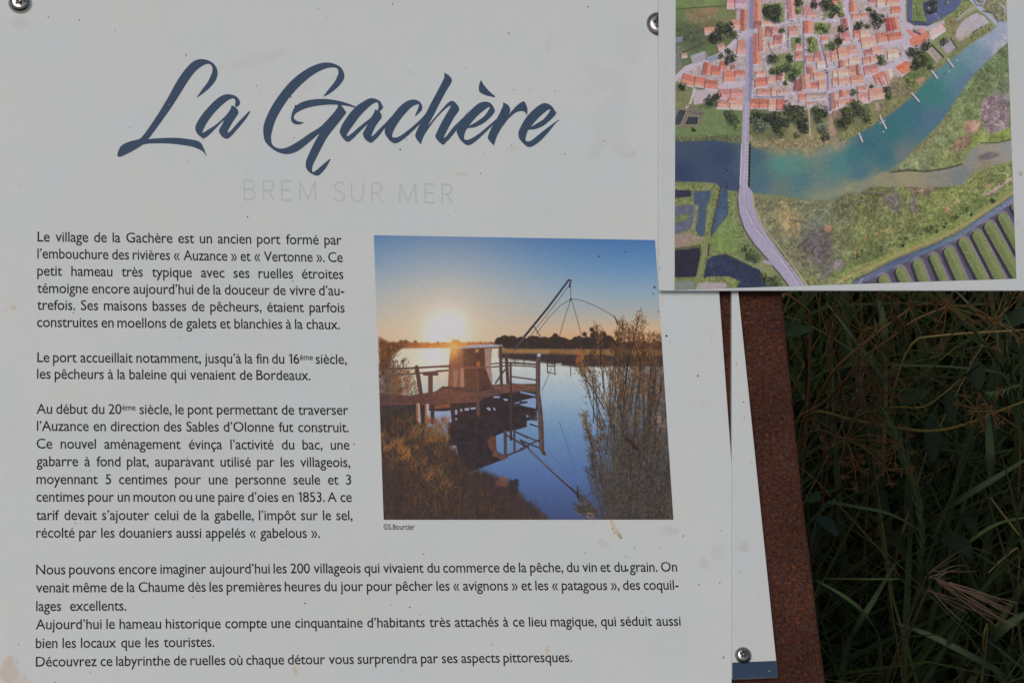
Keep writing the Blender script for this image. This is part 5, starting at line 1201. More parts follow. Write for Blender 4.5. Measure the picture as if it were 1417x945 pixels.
stroke(355, 75, 5.5588, [(362,529,360,524),(330,542,325,520),(290,537,300,508),(268,515,287,492),(267,475,295,465),(290,415,330,440),(340,375,390,415),(420,352,470,398),(520,346,560,390),(620,358,640,392),(700,380,700,400),(765,406,760,414)])
stroke(460, 120, 10.5, [(685,365,660,345),(735,310,668,300),(725,270,667,260),(690,215,650,232),(630,182,610,240),(560,170,550,280),(480,200,480,345),(350,285,390,440),(240,405,310,550),(150,540,245,640),(107,640,208,705),(115,690,215,722),(160,760,240,712),(222,804,300,665),(290,765,380,595),(400,655,480,515),(490,565,560,450),(550,500,600,380)])
stroke(460, 120, 10.5, [(617,335,640,338),(605,380,690,370),(580,420,718,438),(530,510,680,500),(490,590,620,590),(450,660,575,690),(443,700,566,726),(480,770,590,718),(555,816,650,650),(620,775,720,580),(690,700,790,510),(760,605,860,430)])
stroke(460, 120, 10.5, [(1205,432,1199,425),(1260,385,1235,340),(1295,345,1250,300),(1306,300,1258,266),(1290,250,1245,258),(1250,210,1190,275),(1180,190,1130,315),(1090,210,1060,390),(980,290,980,490),(870,425,910,600),(775,560,875,680),(760,640,868,728),(765,685,885,745),(800,745,920,742),(850,800,970,725),(910,824,1040,680),(980,800,1130,610),(1080,725,1240,515),(1180,635,1320,435),(1270,545,1365,380)])
stroke(560, 90, 7.877, [(431,86,438,88),(432,130,490,125),(415,175,513,180),(350,300,450,290),(280,430,375,430),(210,570,310,560),(165,650,245,675),(120,745,215,760),(118,785,190,820),(140,825,183,845),(178,866,182,862)])
stroke(560, 90, 7.877, [(200,790,212,705),(245,715,265,650),(320,610,345,555),(400,520,420,470),(470,458,465,420),(505,440,512,390)])
stroke(560, 90, 7.877, [(480,405,515,390),(500,445,555,415),(490,475,594,485),(440,560,540,570),(390,650,490,660),(345,745,435,770),(335,780,425,800),(360,825,440,798),(415,868,480,745),(450,845,530,680),(510,780,600,610),(570,705,660,550),(640,610,700,490)])
stroke(560, 90, 7.877, [(680,690,700,668),(760,680,770,628),(850,640,860,565),(920,585,910,500),(970,530,928,465),(982,500,930,450),(965,455,915,455),(930,415,870,490),(875,402,820,530),(800,425,770,580),(700,515,720,640),(620,620,665,720),(570,710,648,780),(572,750,650,810),(610,820,680,820),(680,875,740,795),(750,850,830,735),(850,765,930,650),(940,675,1000,590),(1000,610,1040,545)])
stroke(560, 90, 7.877, [(831,166,834,168),(812,215,860,215),(809,265,900,265),(820,298,940,305),(880,330,975,333),(975,353,989,348)])
stroke(660, 105, 9.0, [(322,333,332,334),(325,365,385,365),(300,430,414,430),(250,530,370,530),(190,630,310,640),(145,730,255,740),(135,775,232,800),(160,815,222,830),(208,866,213,860)])
stroke(660, 105, 9.0, [(330,610,320,640),(375,515,370,560),(430,445,430,500),(500,370,480,460),(562,326,540,440),(592,326,578,443),(620,380,600,458),(629,430,612,475),(621,492,617,492)])
stroke(660, 105, 9.0, [(640,672,665,640),(720,665,740,598),(820,625,830,540),(910,555,895,460),(970,495,918,415),(982,465,920,403),(960,420,900,408),(920,370,850,450),(855,343,790,500),(780,365,720,575),(660,465,670,635),(580,570,630,690),(525,680,607,770),(517,735,605,800),(530,785,622,820),(580,845,670,812),(640,886,750,750),(710,868,830,685),(800,800,910,625),(900,690,970,580),(980,590,1010,555),(1027,554,1018,547)])
tv, tf = [], []
for i, (ox, oy, z, pr) in enumerate(TITLE):
    a = crom(pr, 6) / z + np.array((ox, oy, ox, oy))
    w = 0.00022 + i * 0.000012
    L = P(a[:, 0], a[:, 1], w); R_ = P(a[:, 2], a[:, 3], w)
    b = len(tv)
    for l, r in zip(L, R_): tv += [(l[0], l[1], w), (r[0], r[1], w)]
    for k in range(len(L) - 1):
        q = [b + 2 * k, b + 2 * k + 1, b + 2 * k + 3, b + 2 * k + 2]
        p = [np.array(tv[j][:2]) for j in q]
        ar = sum(p[j][0] * p[(j + 1) % 4][1] - p[(j + 1) % 4][0] * p[j][1] for j in range(4))
        tf.append(tuple(q) if ar > 0 else tuple(q[::-1]))
mesh_obj('title_lettering', tv, tf, MAT_TITLE, board)

# pale thin capitals under the title
SUB = {'B': [[(0,0),(0,1)],[(0,0),(.55,0),(.85,.08),(.92,.24),(.85,.4),(.55,.48),(0,.48)],[(.55,.48),(.9,.56),(1,.74),(.9,.92),(.55,1),(0,1)]],
       'R': [[(0,0),(0,1)],[(0,0),(.55,0),(.88,.08),(.96,.26),(.88,.44),(.55,.52),(0,.52)],[(.45,.52),(1,1)]],
       'E': [[(1,0),(0,0),(0,1),(1,1)],[(0,.48),(.92,.48)]], 'M': [[(0,1),(.04,0),(.5,.96),(.96,0),(1,1)]],
       'S': [[(.92,.12),(.78,.03),(.5,0),(.2,.05),(.05,.2),(.1,.36),(.35,.46),(.7,.55),(.94,.68),(.98,.82),(.85,.94),(.5,1),(.2,.96),(.02,.86)]],
       'U': [[(0,0),(0,.66),(.08,.86),(.28,.98),(.5,1),(.72,.98),(.92,.86),(1,.66),(1,0)]]}
def pen(segs, wpx, w, verts, faces, k=0):
    """monoline strokes in photo pixels on the board"""
    cut = []
    for s in segs:
        s = [np.array(p, float) for p in s]; run = [s[0]]
        for i in range(1, len(s)):
            run.append(s[i])
            if i < len(s) - 1:
                p, q = s[i] - s[i - 1], s[i + 1] - s[i]
                if np.dot(p, q) < 0.6 * np.linalg.norm(p) * np.linalg.norm(q): cut.append(run); run = [s[i]]
        cut.append(run)
    for s in cut:
        s = np.array(s, float)
        d = np.gradient(s, axis=0); L = np.hypot(d[:, 0], d[:, 1])[:, None] + 1e-9
        n = np.stack([-d[:, 1], d[:, 0]], 1) / L * wpx / 2
        ww = w + k * 0.000012; k += 1
        A_, B2 = P(s[:, 0] + n[:, 0], s[:, 1] + n[:, 1], ww), P(s[:, 0] - n[:, 0], s[:, 1] - n[:, 1], ww)
        b = len(verts)
        for l, r in zip(A_, B2): verts += [(l[0], l[1], ww), (r[0], r[1], ww)]
        for i in range(len(s) - 1): faces.append((b + 2 * i, b + 2 * i + 1, b + 2 * i + 3, b + 2 * i + 2))
sv, sf = [], []
for i, (ch, x0, x1) in enumerate([('B',58,125),('R',178,242),('E',291,352),('M',403,503),('S',618,683),('U',726,798),('R',853,914),('M',1025,1128),('E',1184,1242),('R',1290,1352)]):
    y0 = 66 + (x0 - 58) * 0.0195; y1 = 184 + (x0 - 58) * 0.0185
    segs = [[(325 + (x0 + a * (x1 - x0)) / 4.498, 235 + (y0 + b * (y1 - y0)) / 4.498) for a, b in s] for s in SUB[ch]]
    pen(segs, 1.75, 0.00022, sv, sf)
mesh_obj('subtitle_lettering', sv, sf, MAT_PALE, board)

# ------------------------------------------------------------------ the paragraphs
LINES = [
 (1, 51.9, 334.3, 472.8, 338.8, "Le village de la Gachère est un ancien port formé par", 0),
 (1, 51.7, 357.6, 474.3, 362.9, "l’embouchure des rivières « Auzance » et « Vertonne ». Ce", 0),
 (1, 51.5, 381.4, 475.3, 386.1, "petit hameau très typique avec ses ruelles étroites", 0),
 (1, 51.4, 405.4, 476.4, 408.9, "témoigne encore aujourd’hui de la douceur de vivre d’au-", 0),
 (1, 51.3, 428.6, 477.1, 432.4, "trefois. Ses maisons basses de pêcheurs, étaient parfois", 0),
 (1, 51.2, 452.4, 470.4, 455.6, "construites en moellons de galets et blanchies à la chaux.", 1),
 (2, 51.6, 501.0, 479.9, 503.6, "Le port accueillait notamment, jusqu’à la fin du 16^ème siècle,", 1),
 (2, 51.2, 523.9, 429.8, 525.9, "les pêcheurs à la baleine qui venaient de Bordeaux.", 1),
 (3, 50.5, 572.3, 482.0, 573.9, "Au début du 20^ème siècle, le pont permettant de traverser", 0),
 (3, 51.0, 595.9, 482.7, 597.8, "l’Auzance en direction des Sables d’Olonne fut construit.", 0),
 (3, 50.6, 620.4, 483.8, 622.0, "Ce nouvel aménagement évinça l’activité du bac, une", 0),
 (3, 50.5, 644.7, 484.8, 646.0, "gabarre à fond plat, auparavant utilisé par les villageois,", 0),
 (3, 50.4, 669.4, 486.2, 670.2, "moyennant 5 centimes pour une personne seule et 3", 0),
 (3, 50.3, 693.8, 487.0, 694.2, "centimes pour un mouton ou une paire d’oies en 1853. A ce", 0),
 (3, 50.0, 719.1, 488.0, 719.4, "tarif devait s’ajouter celui de la gabelle, l’impôt sur le sel,", 0),
 (3, 50.2, 743.5, 442.8, 743.8, "récolté par les douaniers aussi appelés « gabelous ».", 1),
 (4, 50.0, 794.4, 937.3, 790.4, "Nous pouvons encore imaginer aujourd’hui les 200 villageois qui vivaient du commerce de la pêche, du vin et du grain. On", 1),
 (4, 49.8, 819.3, 939.2, 815.4, "venait même de la Chaume dès les premières heures du jour pour pêcher les « avignons » et les « patagous », des coquil-", 1),
 (4, 50.0, 845.0, 174.7, 844.3, "lages excellents.", 1),
 (5, 49.4, 870.2, 942.2, 865.2, "Aujourd’hui le hameau historique compte une cinquantaine d’habitants très attachés à ce lieu magique, qui séduit aussi", 1),
 (5, 49.5, 896.2, 296.4, 894.4, "bien les locaux que les touristes.", 1),
 (6, 49.6, 921.8, 791.6, 915.4, "Découvrez ce labyrinthe de ruelles où chaque détour vous surprendra par ses aspects pittoresques.", 1),
]
CAPTION = (7, 530.8, 732.4, 574.0, 732.6, "©S.Bourcier", 1)
font = bpy.data.fonts.load('<builtin>')
_cache = {}
def want(words):
    objs = {}
    for w_ in words:
        if w_ in _cache: continue
        cu = bpy.data.curves.new('glyphs', 'FONT'); cu.body = w_; cu.font = font; cu.size = 1.0
        cu.resolution_u = 3; cu.offset = TEXT_OFFSET; cu.space_character = 0.97
        o = bpy.data.objects.new('glyphs', cu); C.objects.link(o); objs[w_] = o
    bpy.context.view_layer.update()
    dg = bpy.context.evaluated_depsgraph_get()
    for w_, o in objs.items():
        m = o.evaluated_get(dg).to_mesh()
        co = np.array([v.co[:2] for v in m.vertices]) if len(m.vertices) else np.zeros((0, 2))
        _cache[w_] = (co, [tuple(p.vertices) for p in m.polygons])
        o.evaluated_get(dg).to_mesh_clear()
    for o in objs.values():
        d = o.data; bpy.data.objects.remove(o); bpy.data.curves.remove(d)
TEXT_OFFSET = 0.006
want({p for L in LINES + [CAPTION] for t in L[5].split() for p in t.split('^')} | {'H', 'x', '1', '6', '853.'})
_c, _f = _cache['1']                     # give the plain stroke of the 1 its flag
_x0, _t = _c[:, 0].min(), _c[:, 1].max()
_cache['1'] = (np.vstack([_c, [(_x0 + 0.002, _t), (_x0 - 0.135, _t - 0.125), (_x0 - 0.135, _t - 0.215), (_x0 + 0.002, _t - 0.105)]]), _f + [tuple(len(_c) + i for i in range(4))])
CAPH, XH = _cache['H'][0][:, 1].max(), _cache['x'][0][:, 1].max()
def tokens(text):
    out = []
    for t in text.split():
        if '^' in t:
            a, s = t.split('^')
            out.append(([('1', 1.0, 0.0), ('6', 1.0, 0.0)] if a == '16' else [(a, 1.0, 0.0)]) + [(s, 0.58, 5.2)])
        elif t == '1853.': out.append([('1', 1.0, 0.0), ('853.', 1.0, 0.0)])
        else: out.append([(t, 1.0, 0.0)])
    return out
def lay(tok, sx, cap, xh):
    """vertices in photo pixels for one word, from x = 0"""
    x = 0; V, F = [], []
    for s, k, up in tok:
        co, fs = _cache[s]
        y = co[:, 1]
        yy = np.where(y <= 0, y * xh / XH, np.where(y < XH, y * xh / XH, xh + (y - XH) * (cap - xh) / (CAPH - XH)))
        x0 = co[:, 0].min()
        X = (co[:, 0] - x0) * sx * k + x + (0.9 if up else 1.7 if x else 0)
        b = len(V)
        V += list(zip(X, yy * k + up)); F += [tuple(b + i for i in f) for f in fs]
        x = X.max()
    return V, F, x
CAP_PX, XH_PX = 13.7, 9.7
S_TEXT = CAP_PX / CAPH
gaps = {}
def total(tok, sx): return sum(lay(t, sx, CAP_PX, XH_PX)[2] for t in tok)
# one horizontal scale for all lines: the ragged lines should have ordinary word gaps
loose = [L for L in LINES if L[6]]
lo_, hi_ = 4.0, 30.0
for _ in range(24):
    mid = (lo_ + hi_) / 2
    g = np.mean([((L[3] - L[1]) - total(tokens(L[5]), mid)) / (len(L[5].split()) - 1) for L in loose])
    if g > 6.0: lo_ = mid
    else: hi_ = mid
SX = (lo_ + hi_) / 2
print('text scale', SX, SX / S_TEXT)
def set_line(L, verts, faces, cap, xh, sx, w=0.00022, fit=False):
    _, x0, y0, x1, y1, text, _ = L
    tok = tokens(text)
    ws = [lay(t, sx, cap, xh) for t in tok]
    tot = sum(q[2] for q in ws)
    gap = 0
    if len(ws) > 1: gap = ((x1 - x0) - tot) / (len(ws) - 1)
    if gap < 5.0 and len(ws) > 1:
        s2 = sx * ((x1 - x0) - 5.0 * (len(ws) - 1)) / tot
        ws = [lay(t, s2, cap, xh) for t in tok]; tot = sum(q[2] for q in ws); gap = ((x1 - x0) - tot) / (len(ws) - 1)
    if fit:
        s2 = sx * (x1 - x0) / tot; ws = [lay(t, s2, cap, xh) for t in tok]
    o = P(np.array(x0), np.array(y0), w); e = P(np.array(x1), np.array(y1), w)
    ex = (e - o) / (x1 - x0); ey = (P(np.array(x0), np.array(y0 - 10.), w) - o) / 10
    ey = np.array((0.0, ey[1]))
    x = 0
    for (V, F, wd), tk in zip(ws, tok):
        b = len(verts)
        if tk[0][0].startswith('1'): V = [(vx + 1.3, vy) for vx, vy in V]
        for vx, vy in V:
            q = o + ex * (x + vx) + ey * vy
            verts.append((q[0], q[1], w))
        for f in F:
            p = [verts[b + i] for i in f]
            ar = sum(p[j][0] * p[(j + 1) % len(p)][1] - p[(j + 1) % len(p)][0] * p[j][1] for j in range(len(p)))
            faces.append(tuple(b + i for i in (f if ar > 0 else f[::-1])))
        x += wd + gap
for para in range(1, 7):
    v_, f_ = [], []
    for L in LINES:
        if L[0] == para: set_line(L, v_, f_, CAP_PX, XH_PX, SX)
    mesh_obj('paragraph', v_, f_, MAT_TEXT, board)
v_, f_ = [], []
set_line(CAPTION, v_, f_, 7.4, 5.4, SX * 0.56, fit=True)
mesh_obj('picture_credit', v_, f_, MAT_TEXT, board)

# ------------------------------------------------------------------ dirt: specks and a dropping
def dirt_mesh(name, items, w, parent, seed):
    """small irregular flat crumbs stuck to a face; items: x, y, r, colour"""
    rr = random.Random(seed); V, F, K = [], [], []
    for x, y, r, col in items:
        n = 7; b = len(V)
        pts = [(x + math.cos(a) * r * rr.uniform(.7, 1.2), y + math.sin(a) * r * rr.uniform(.7, 1.2)) for a in [-6.283 * i / n for i in range(n)]]
        q = px_poly(pts, w)
        V += [(u, v, w) for u, v in q]; F.append(tuple(range(b, b + n))); K += [tuple(ink(col)) + (1,)] * n
    o = mesh_obj(name, V, F, MAT_DIRT, parent)
    at = o.data.color_attributes.new('pigment', 'FLOAT_COLOR', 'POINT')
    at.data.foreach_set('color', np.array(K, dtype=np.float32).ravel())
    return o
BR, DK, OR = (112, 88, 62), (58, 54, 50), (150, 118, 78)
specks = [(257.5, 76.5, 1.0, BR), (110, 28.5, .8, DK), (67, 24, .9, OR), (8, 67, .8, OR), (354.5, 119, .9, BR), (402.5, 134.5, 1.1, BR), (409, 147.5, 1.6, (40, 30, 26)), (407, 191, .8, BR), (281, 192.5, 1.0, OR), (342.5, 300, .9, DK), (27.5, 258, 1.0, (150, 160, 150)), (543, 5.5, 1.0, BR), (704, 46.5, .9, DK), (813.5, 9.5, .9, DK), (553.8, 207.2, 1.3, (96, 50, 34)), (562, 193, .9, BR), (568, 100, 1.0, (140, 136, 124)), (781.5, 213.5, .8, DK), (836, 195.3, 1.0, OR), (770, 155.5, .9, (140, 134, 120)), (768, 126, 1.0, (140, 134, 122)), (733, 125, .8, (130, 130, 126)), (711, 124.5, .8, DK), (665, 240, .8, BR), (620, 298, .9, (150, 144, 134)), (440, 12, .9, OR), (452, 23, 1.0, (150, 142, 130)),
          (101.5, 433, 1.1, (140, 96, 66)), (405, 388.5, .8, (70, 60, 54)), (422, 834, 1.1, (50, 46, 44)), (267, 825.5, .8, (110, 108, 104)), (567, 839.5, .9, DK), (586, 766, .9, DK), (25.5, 891, .9, OR), (76, 943.5, 1.0, BR), (125, 929.5, .9, (140, 136, 126)), (681, 891, 1.0, OR), (1001, 909, 1.6, (120, 112, 96)), (967.5, 808.5, .9, DK), (996, 806, 1.1, (112, 94, 72)), (945.5, 741, 1.3, (130, 130, 126)), (965.5, 520, 1.2, (40, 40, 40)), (984, 472, 0.7, OR), (922.3, 464.5, 1.5, (36, 34, 32)), (927, 472.5, .8, (140, 134, 126)), (998, 734, .8, (120, 116, 108)), (994, 450, .9, OR), (490, 614.5, 1.0, (60, 58, 56)), (104.5, 723.5, .8, OR), (868.5, 788.5, 1.5, (40, 38, 36)), (878, 758, .9, OR), (810, 765, .9, OR), (866, 770, .8, OR)]
_rr = random.Random(3)
for _ in range(75):
    specks.append((_rr.uniform(5, 990), _rr.uniform(3, 940), _rr.uniform(.35, .75), _rr.choice([BR, OR, DK, (140, 138, 130)])))
specks = [s for s in specks if not (s[0] > 905 and s[1] < 408) and s[0] < 985 + 0.0745 * (s[1] - 402)]
o = dirt_mesh('dirt_specks', specks, 0.00046, board, 5); o['kind'] = 'stuff'
o = dirt_mesh('dirt_specks', [(1019, 503, 1.0, OR), (1030, 577, .8, OR), (1029, 556, .8, DK), (1064.5, 928, 1.0, (150, 148, 120)), (1024, 790, .7, BR), (1050, 820, .6, OR), (1040, 640, .6, BR)], W_STRIP + 0.00046, strip, 6); o['kind'] = 'stuff'
o = dirt_mesh('dirt_specks', [(1412, 243, .9, BR), (912.8, 371, .9, BR), (920, 90, .7, OR), (1400, 60, .6, OR), (1408, 310, .6, DK), (1006, 236, 1.2, (30, 30, 32))], W_AER + 0.00046, aerial, 7); o['kind'] = 'stuff'
drop = [(846.5, 721.5, 2.6, (172, 162, 132)), (848.5, 726, 3.4, (176, 169, 148)), (851, 731, 3.6, (178, 172, 154)), (854, 736, 3.2, (172, 162, 136)), (857, 740.5, 2.5, (160, 142, 104)), (847.6, 731, 1.1, (150, 130, 92)), (850, 737, 1.0, (148, 128, 90)), (859.5, 743.5, 1.5, (152, 130, 88))]
V, F, K = [], [], []
rr = random.Random(8)
for i, (x, y, r, col) in enumerate(drop):
    b = len(V); w = 0.0004 + i * 0.00002
    pts = [(x + math.cos(-6.283 * k / 9) * r * rr.uniform(.7, 1.2), y + math.sin(-6.283 * k / 9) * r * rr.uniform(.8, 1.3)) for k in range(9)]
    V += [(u, v, w) for u, v in px_poly(pts, w)]; F.append(tuple(range(b, b + 9))); K += [tuple(ink(col)) + (1,)] * 9
o = mesh_obj('bird_dropping', V, F, MAT_DIRT, board)
at = o.data.color_attributes.new('pigment', 'FLOAT_COLOR', 'POINT'); at.data.foreach_set('color', np.array(K, dtype=np.float32).ravel())

# ------------------------------------------------------------------ button-head screws with a six-lobed pin socket
def screw(px, py, w, rad_px, parent, turn, dome):
    c = P(np.array(px, float), np.array(py, float), w)
    r = float(np.linalg.norm(P(np.array(px + rad_px, float), np.array(py, float), w) - c))
    h = r * dome
    bm = bmesh.new(); n = 48
    prof = [(1.0, 0.0), (1.0, .06), (.985, .22), (.94, .42), (.86, .62), (.76, .80), (.68, .90), (.63, .935)]
    rings = []
    for q, z in prof:
        rings.append([bm.verts.new((c[0] + math.cos(2 * math.pi * k / n) * r * q, c[1] + math.sin(2 * math.pi * k / n) * r * q, w + z * h)) for k in range(n)])
    def lobe(k, s): 
        a = 2 * math.pi * k / n
        q = (0.43 + 0.085 * math.cos(6 * (a + turn))) * s
        return c[0] + math.cos(a) * r * q, c[1] + math.sin(a) * r * q
    rings.append([bm.verts.new((*lobe(k, 1.0), w + .955 * h)) for k in range(n)])
    for a, b in zip(rings, rings[1:]):
        for k in range(n):
            bm.faces.new((a[k], a[(k + 1) % n], b[(k + 1) % n], b[k]))
    for f in bm.faces: f.smooth = True
    me = bpy.data.meshes.new('screw'); bm.to_mesh(me); bm.free(); me.materials.append(MAT_STEEL)
    o = bpy.data.objects.new('screw', me); C.objects.link(o); o.parent = parent
    bm = bmesh.new()
    top = [bm.verts.new((*lobe(k, 1.0), w + .954 * h)) for k in range(n)]
    bot = [bm.verts.new((*lobe(k, .93), w + .40 * h)) for k in range(n)]
    for k in range(n): bm.faces.new((top[k], top[(k + 1) % n], bot[(k + 1) % n], bot[k]))
    bm.faces.new(bot)
    me = bpy.data.meshes.new('socket'); bm.to_mesh(me); bm.free(); me.materials.append(MAT_SOCKET)
    s = bpy.data.objects.new('socket', me); C.objects.link(s); s.parent = o
    bm = bmesh.new(); m = 16; prev = None
    for q, z in ((.15, .41), (.15, .72), (.11, .82), (.04, .86)):
        ring = [bm.verts.new((c[0] + math.cos(2 * math.pi * k / m) * r * q, c[1] + math.sin(2 * math.pi * k / m) * r * q, w + z * h)) for k in range(m)]
        if prev:
            for k in range(m): bm.faces.new((prev[k], prev[(k + 1) % m], ring[(k + 1) % m], ring[k])).smooth = True
        prev = ring
    bm.faces.new(prev)
    me = bpy.data.meshes.new('pin'); bm.to_mesh(me); bm.free(); me.materials.append(MAT_STEEL)
    p_ = bpy.data.objects.new('pin', me); C.objects.link(p_); p_.parent = o
    return o
screw(27.6, 4.5, 0.0002, 16.2, board, 0.3, 0.55)
screw(912.5, 34, 0.0002, 18.0, board, 0.1, 0.36)
screw(1028.3, 906.3, W_STRIP + 0.0002, 11.6, strip, 0.25, 0.55)
# ------------------------------------------------------------------ grass and weeds
MAT_GRASS = coloured('grass_blades', 0.6, 0.10, 0.2)
MAT_STEM = coloured('dry_stems', 0.75, 0.1)
prng = np.random.default_rng(41)

def under_plate(co):
    """true where a point would come up through the sign or lie in front of it"""
    q = co - T_
    u, v, w = q @ U_, q @ V_, q @ N_
    px, py = Q(u, v, 0)
    edge = np.interp(py, [-95, 402, 679, 945, 1010], [1030, 1082.5, 1110.5, 1143.5, 1151]) + 12
    return (w > -0.03) & (px < edge) & (py > -260) & (py < 1180)

def blades(base, az, L, wid, th0, th1, cols, droop=1.6, seg=7, fold=0.3):
    """curved tapering blades: arrays of base points, headings, lengths, widths, first and last lean"""
    n = len(L)
    t = np.linspace(0, 1, seg)
    th = th0[:, None] + (th1 - th0)[:, None] * t[None, :] ** droop
    ds = L[:, None] / (seg - 1)
    h = np.concatenate([np.zeros((n, 1)), np.cumsum(np.sin((th[:, 1:] + th[:, :-1]) / 2), 1) * ds], 1)
    z = np.concatenate([np.zeros((n, 1)), np.cumsum(np.cos((th[:, 1:] + th[:, :-1]) / 2), 1) * ds], 1)
    wob = prng.normal(0, 0.05, (n, 1)) * np.sin(t * 4 + prng.uniform(0, 6, (n, 1))) * L[:, None]
    ca, sa = np.cos(az)[:, None], np.sin(az)[:, None]
    cx = base[:, 0:1] + ca * h - sa * wob; cy = base[:, 1:2] + sa * h + ca * wob; cz = base[:, 2:3] + z
    mid = np.stack([cx, cy, cz], -1)
    prof = np.minimum(1, (0.55 + t * 2.2)) * (1 - t ** 2.6) + 0.02
    tw = az[:, None] + np.pi / 2 + prng.uniform(-0.7, 0.7, (n, 1)) * t
    side = np.stack([np.cos(tw), np.sin(tw), prng.uniform(-0.3, 0.3, (n, 1)) * np.ones_like(tw)], -1) * (wid[:, None] * prof / 2)[..., None]
    v = np.stack([mid - side, mid + side], 2)      # n, seg, 2, 3
    return v.reshape(n, seg * 2, 3), np.repeat(cols[:, None, :], seg * 2, 1)

def blade_object(name, vs, cs, seg, mat):
    n = vs.shape[0]
    bad = under_plate(vs.reshape(-1, 3)).reshape(n, -1).any(1)
    low = (vs[..., 2] < -0.03).any(1)
    keep = ~(bad | low)
    vs, cs = vs[keep], cs[keep]; n = len(vs)
    k = np.arange(seg - 1)
    q = np.stack([2 * k, 2 * k + 1, 2 * k + 3, 2 * k + 2], 1)
    f = (q[None] + (np.arange(n) * seg * 2)[:, None, None]).reshape(-1, 4).astype(np.int32)
    me = bpy.data.meshes.new(name)
    me.vertices.add(n * seg * 2); me.vertices.foreach_set('co', vs.astype(np.float32).ravel())
    me.loops.add(f.size); me.loops.foreach_set('vertex_index', f.ravel())
    me.polygons.add(len(f)); me.polygons.foreach_set('loop_start', np.arange(0, f.size, 4, dtype=np.int32))
    at = me.color_attributes.new('pigment', 'FLOAT_COLOR', 'POINT')
    c4 = np.ones((n * seg * 2, 4), dtype=np.float32); c4[:, :3] = cs.reshape(-1, 3)
    at.data.foreach_set('color', c4.ravel())
    me.update(calc_edges=True)
    me.polygons.foreach_set('use_smooth', np.ones(len(f), bool))
    me.materials.append(mat)
    o = bpy.data.objects.new(name, me); C.objects.link(o)
    return o

GREENS = np.array([(0.030, 0.048, 0.018), (0.038, 0.060, 0.026), (0.026, 0.044, 0.022), (0.046, 0.062, 0.024), (0.036, 0.048, 0.024)]) * np.array((1.08, 1.02, 0.82))
DRY = np.array([(0.16, 0.10, 0.045), (0.20, 0.14, 0.07), (0.11, 0.055, 0.028), (0.14, 0.09, 0.06)]) * 1.0
def pick(pal, n, var=0.25):
    return np.clip(pal[prng.integers(0, len(pal), n)] * prng.uniform(1 - var, 1 + var, (n, 1)), 0.004, 0.7)

allv, allc = [], []
SEG = 7
def add(n, xr, yr, L, wid, th0, th1, cols, droop=1.6):
    base = np.stack([prng.uniform(*xr, n), prng.uniform(*yr, n), np.full(n, -0.01)], 1)
    v, c = blades(base, prng.uniform(0, 2 * np.pi, n), prng.uniform(*L, n), prng.uniform(*wid, n), prng.uniform(*th0, n), prng.uniform(*th1, n), cols, droop, SEG)
    allv.append(v); allc.append(c)
# the patch seen past the stand, thick and half fallen over
VX, VY_ = (0.02, 0.62), (0.02, 1.45)
add(5200, VX, VY_, (0.2, 0.46), (0.002, 0.0075), (0.05, 0.9), (0.6, 2.2), pick(GREENS, 5200))
add(1500, VX, VY_, (0.12, 0.30), (0.002, 0.005), (0.2, 1.2), (0.9, 2.0), pick(GREENS, 1500))
add(300, VX, VY_, (0.25, 0.42), (0.007, 0.012), (0.1, 0.7), (0.9, 2.1), pick(GREENS, 300) * 0.9)
add(900, VX, VY_, (0.15, 0.5), (0.001, 0.0026), (0.3, 1.3), (0.8, 1.9), pick(DRY, 900))
add(420, VX, VY_, (0.3, 0.6), (0.0014, 0.0024), (0.1, 1.1), (0.5, 1.6), pick(GREENS, 420) * 1.2)
add(1600, VX, VY_, (0.2, 0.45), (0.0008, 0.002), (0.2, 1.3), (0.8, 2.1), pick(np.vstack([DRY, GREENS * 1.6]), 1600) * 0.9)
# the meadow round about, thinner with distance
add(9000, (-2.2, 2.4), (-0.9, 3.2), (0.2, 0.5), (0.003, 0.009), (0.05, 0.8), (0.5, 2.0), pick(GREENS, 9000))
add(900, (-2.2, 2.4), (-0.9, 3.2), (0.2, 0.5), (0.002, 0.004), (0.1, 1.0), (0.5, 1.9), pick(DRY, 900))
for r0, r1, n, s in ((3, 8, 9000, 1.6), (8, 22, 9000, 2.6)):
    a = prng.uniform(0, 2 * np.pi, n); d = np.sqrt(prng.uniform(r0 ** 2, r1 ** 2, n))
    base = np.stack([np.cos(a) * d, np.sin(a) * d, np.zeros(n)], 1)
    v, c = blades(base, prng.uniform(0, 6.28, n), prng.uniform(0.25, 0.5, n), prng.uniform(0.006, 0.012, n) * s, prng.uniform(0.05, 0.7, n), prng.uniform(0.5, 1.8, n), pick(GREENS, n), 1.6, SEG)
    allv.append(v); allc.append(c)
grass = blade_object('grass', np.concatenate(allv), np.concatenate(allc), SEG, MAT_GRASS)
tag(grass, kind='stuff')

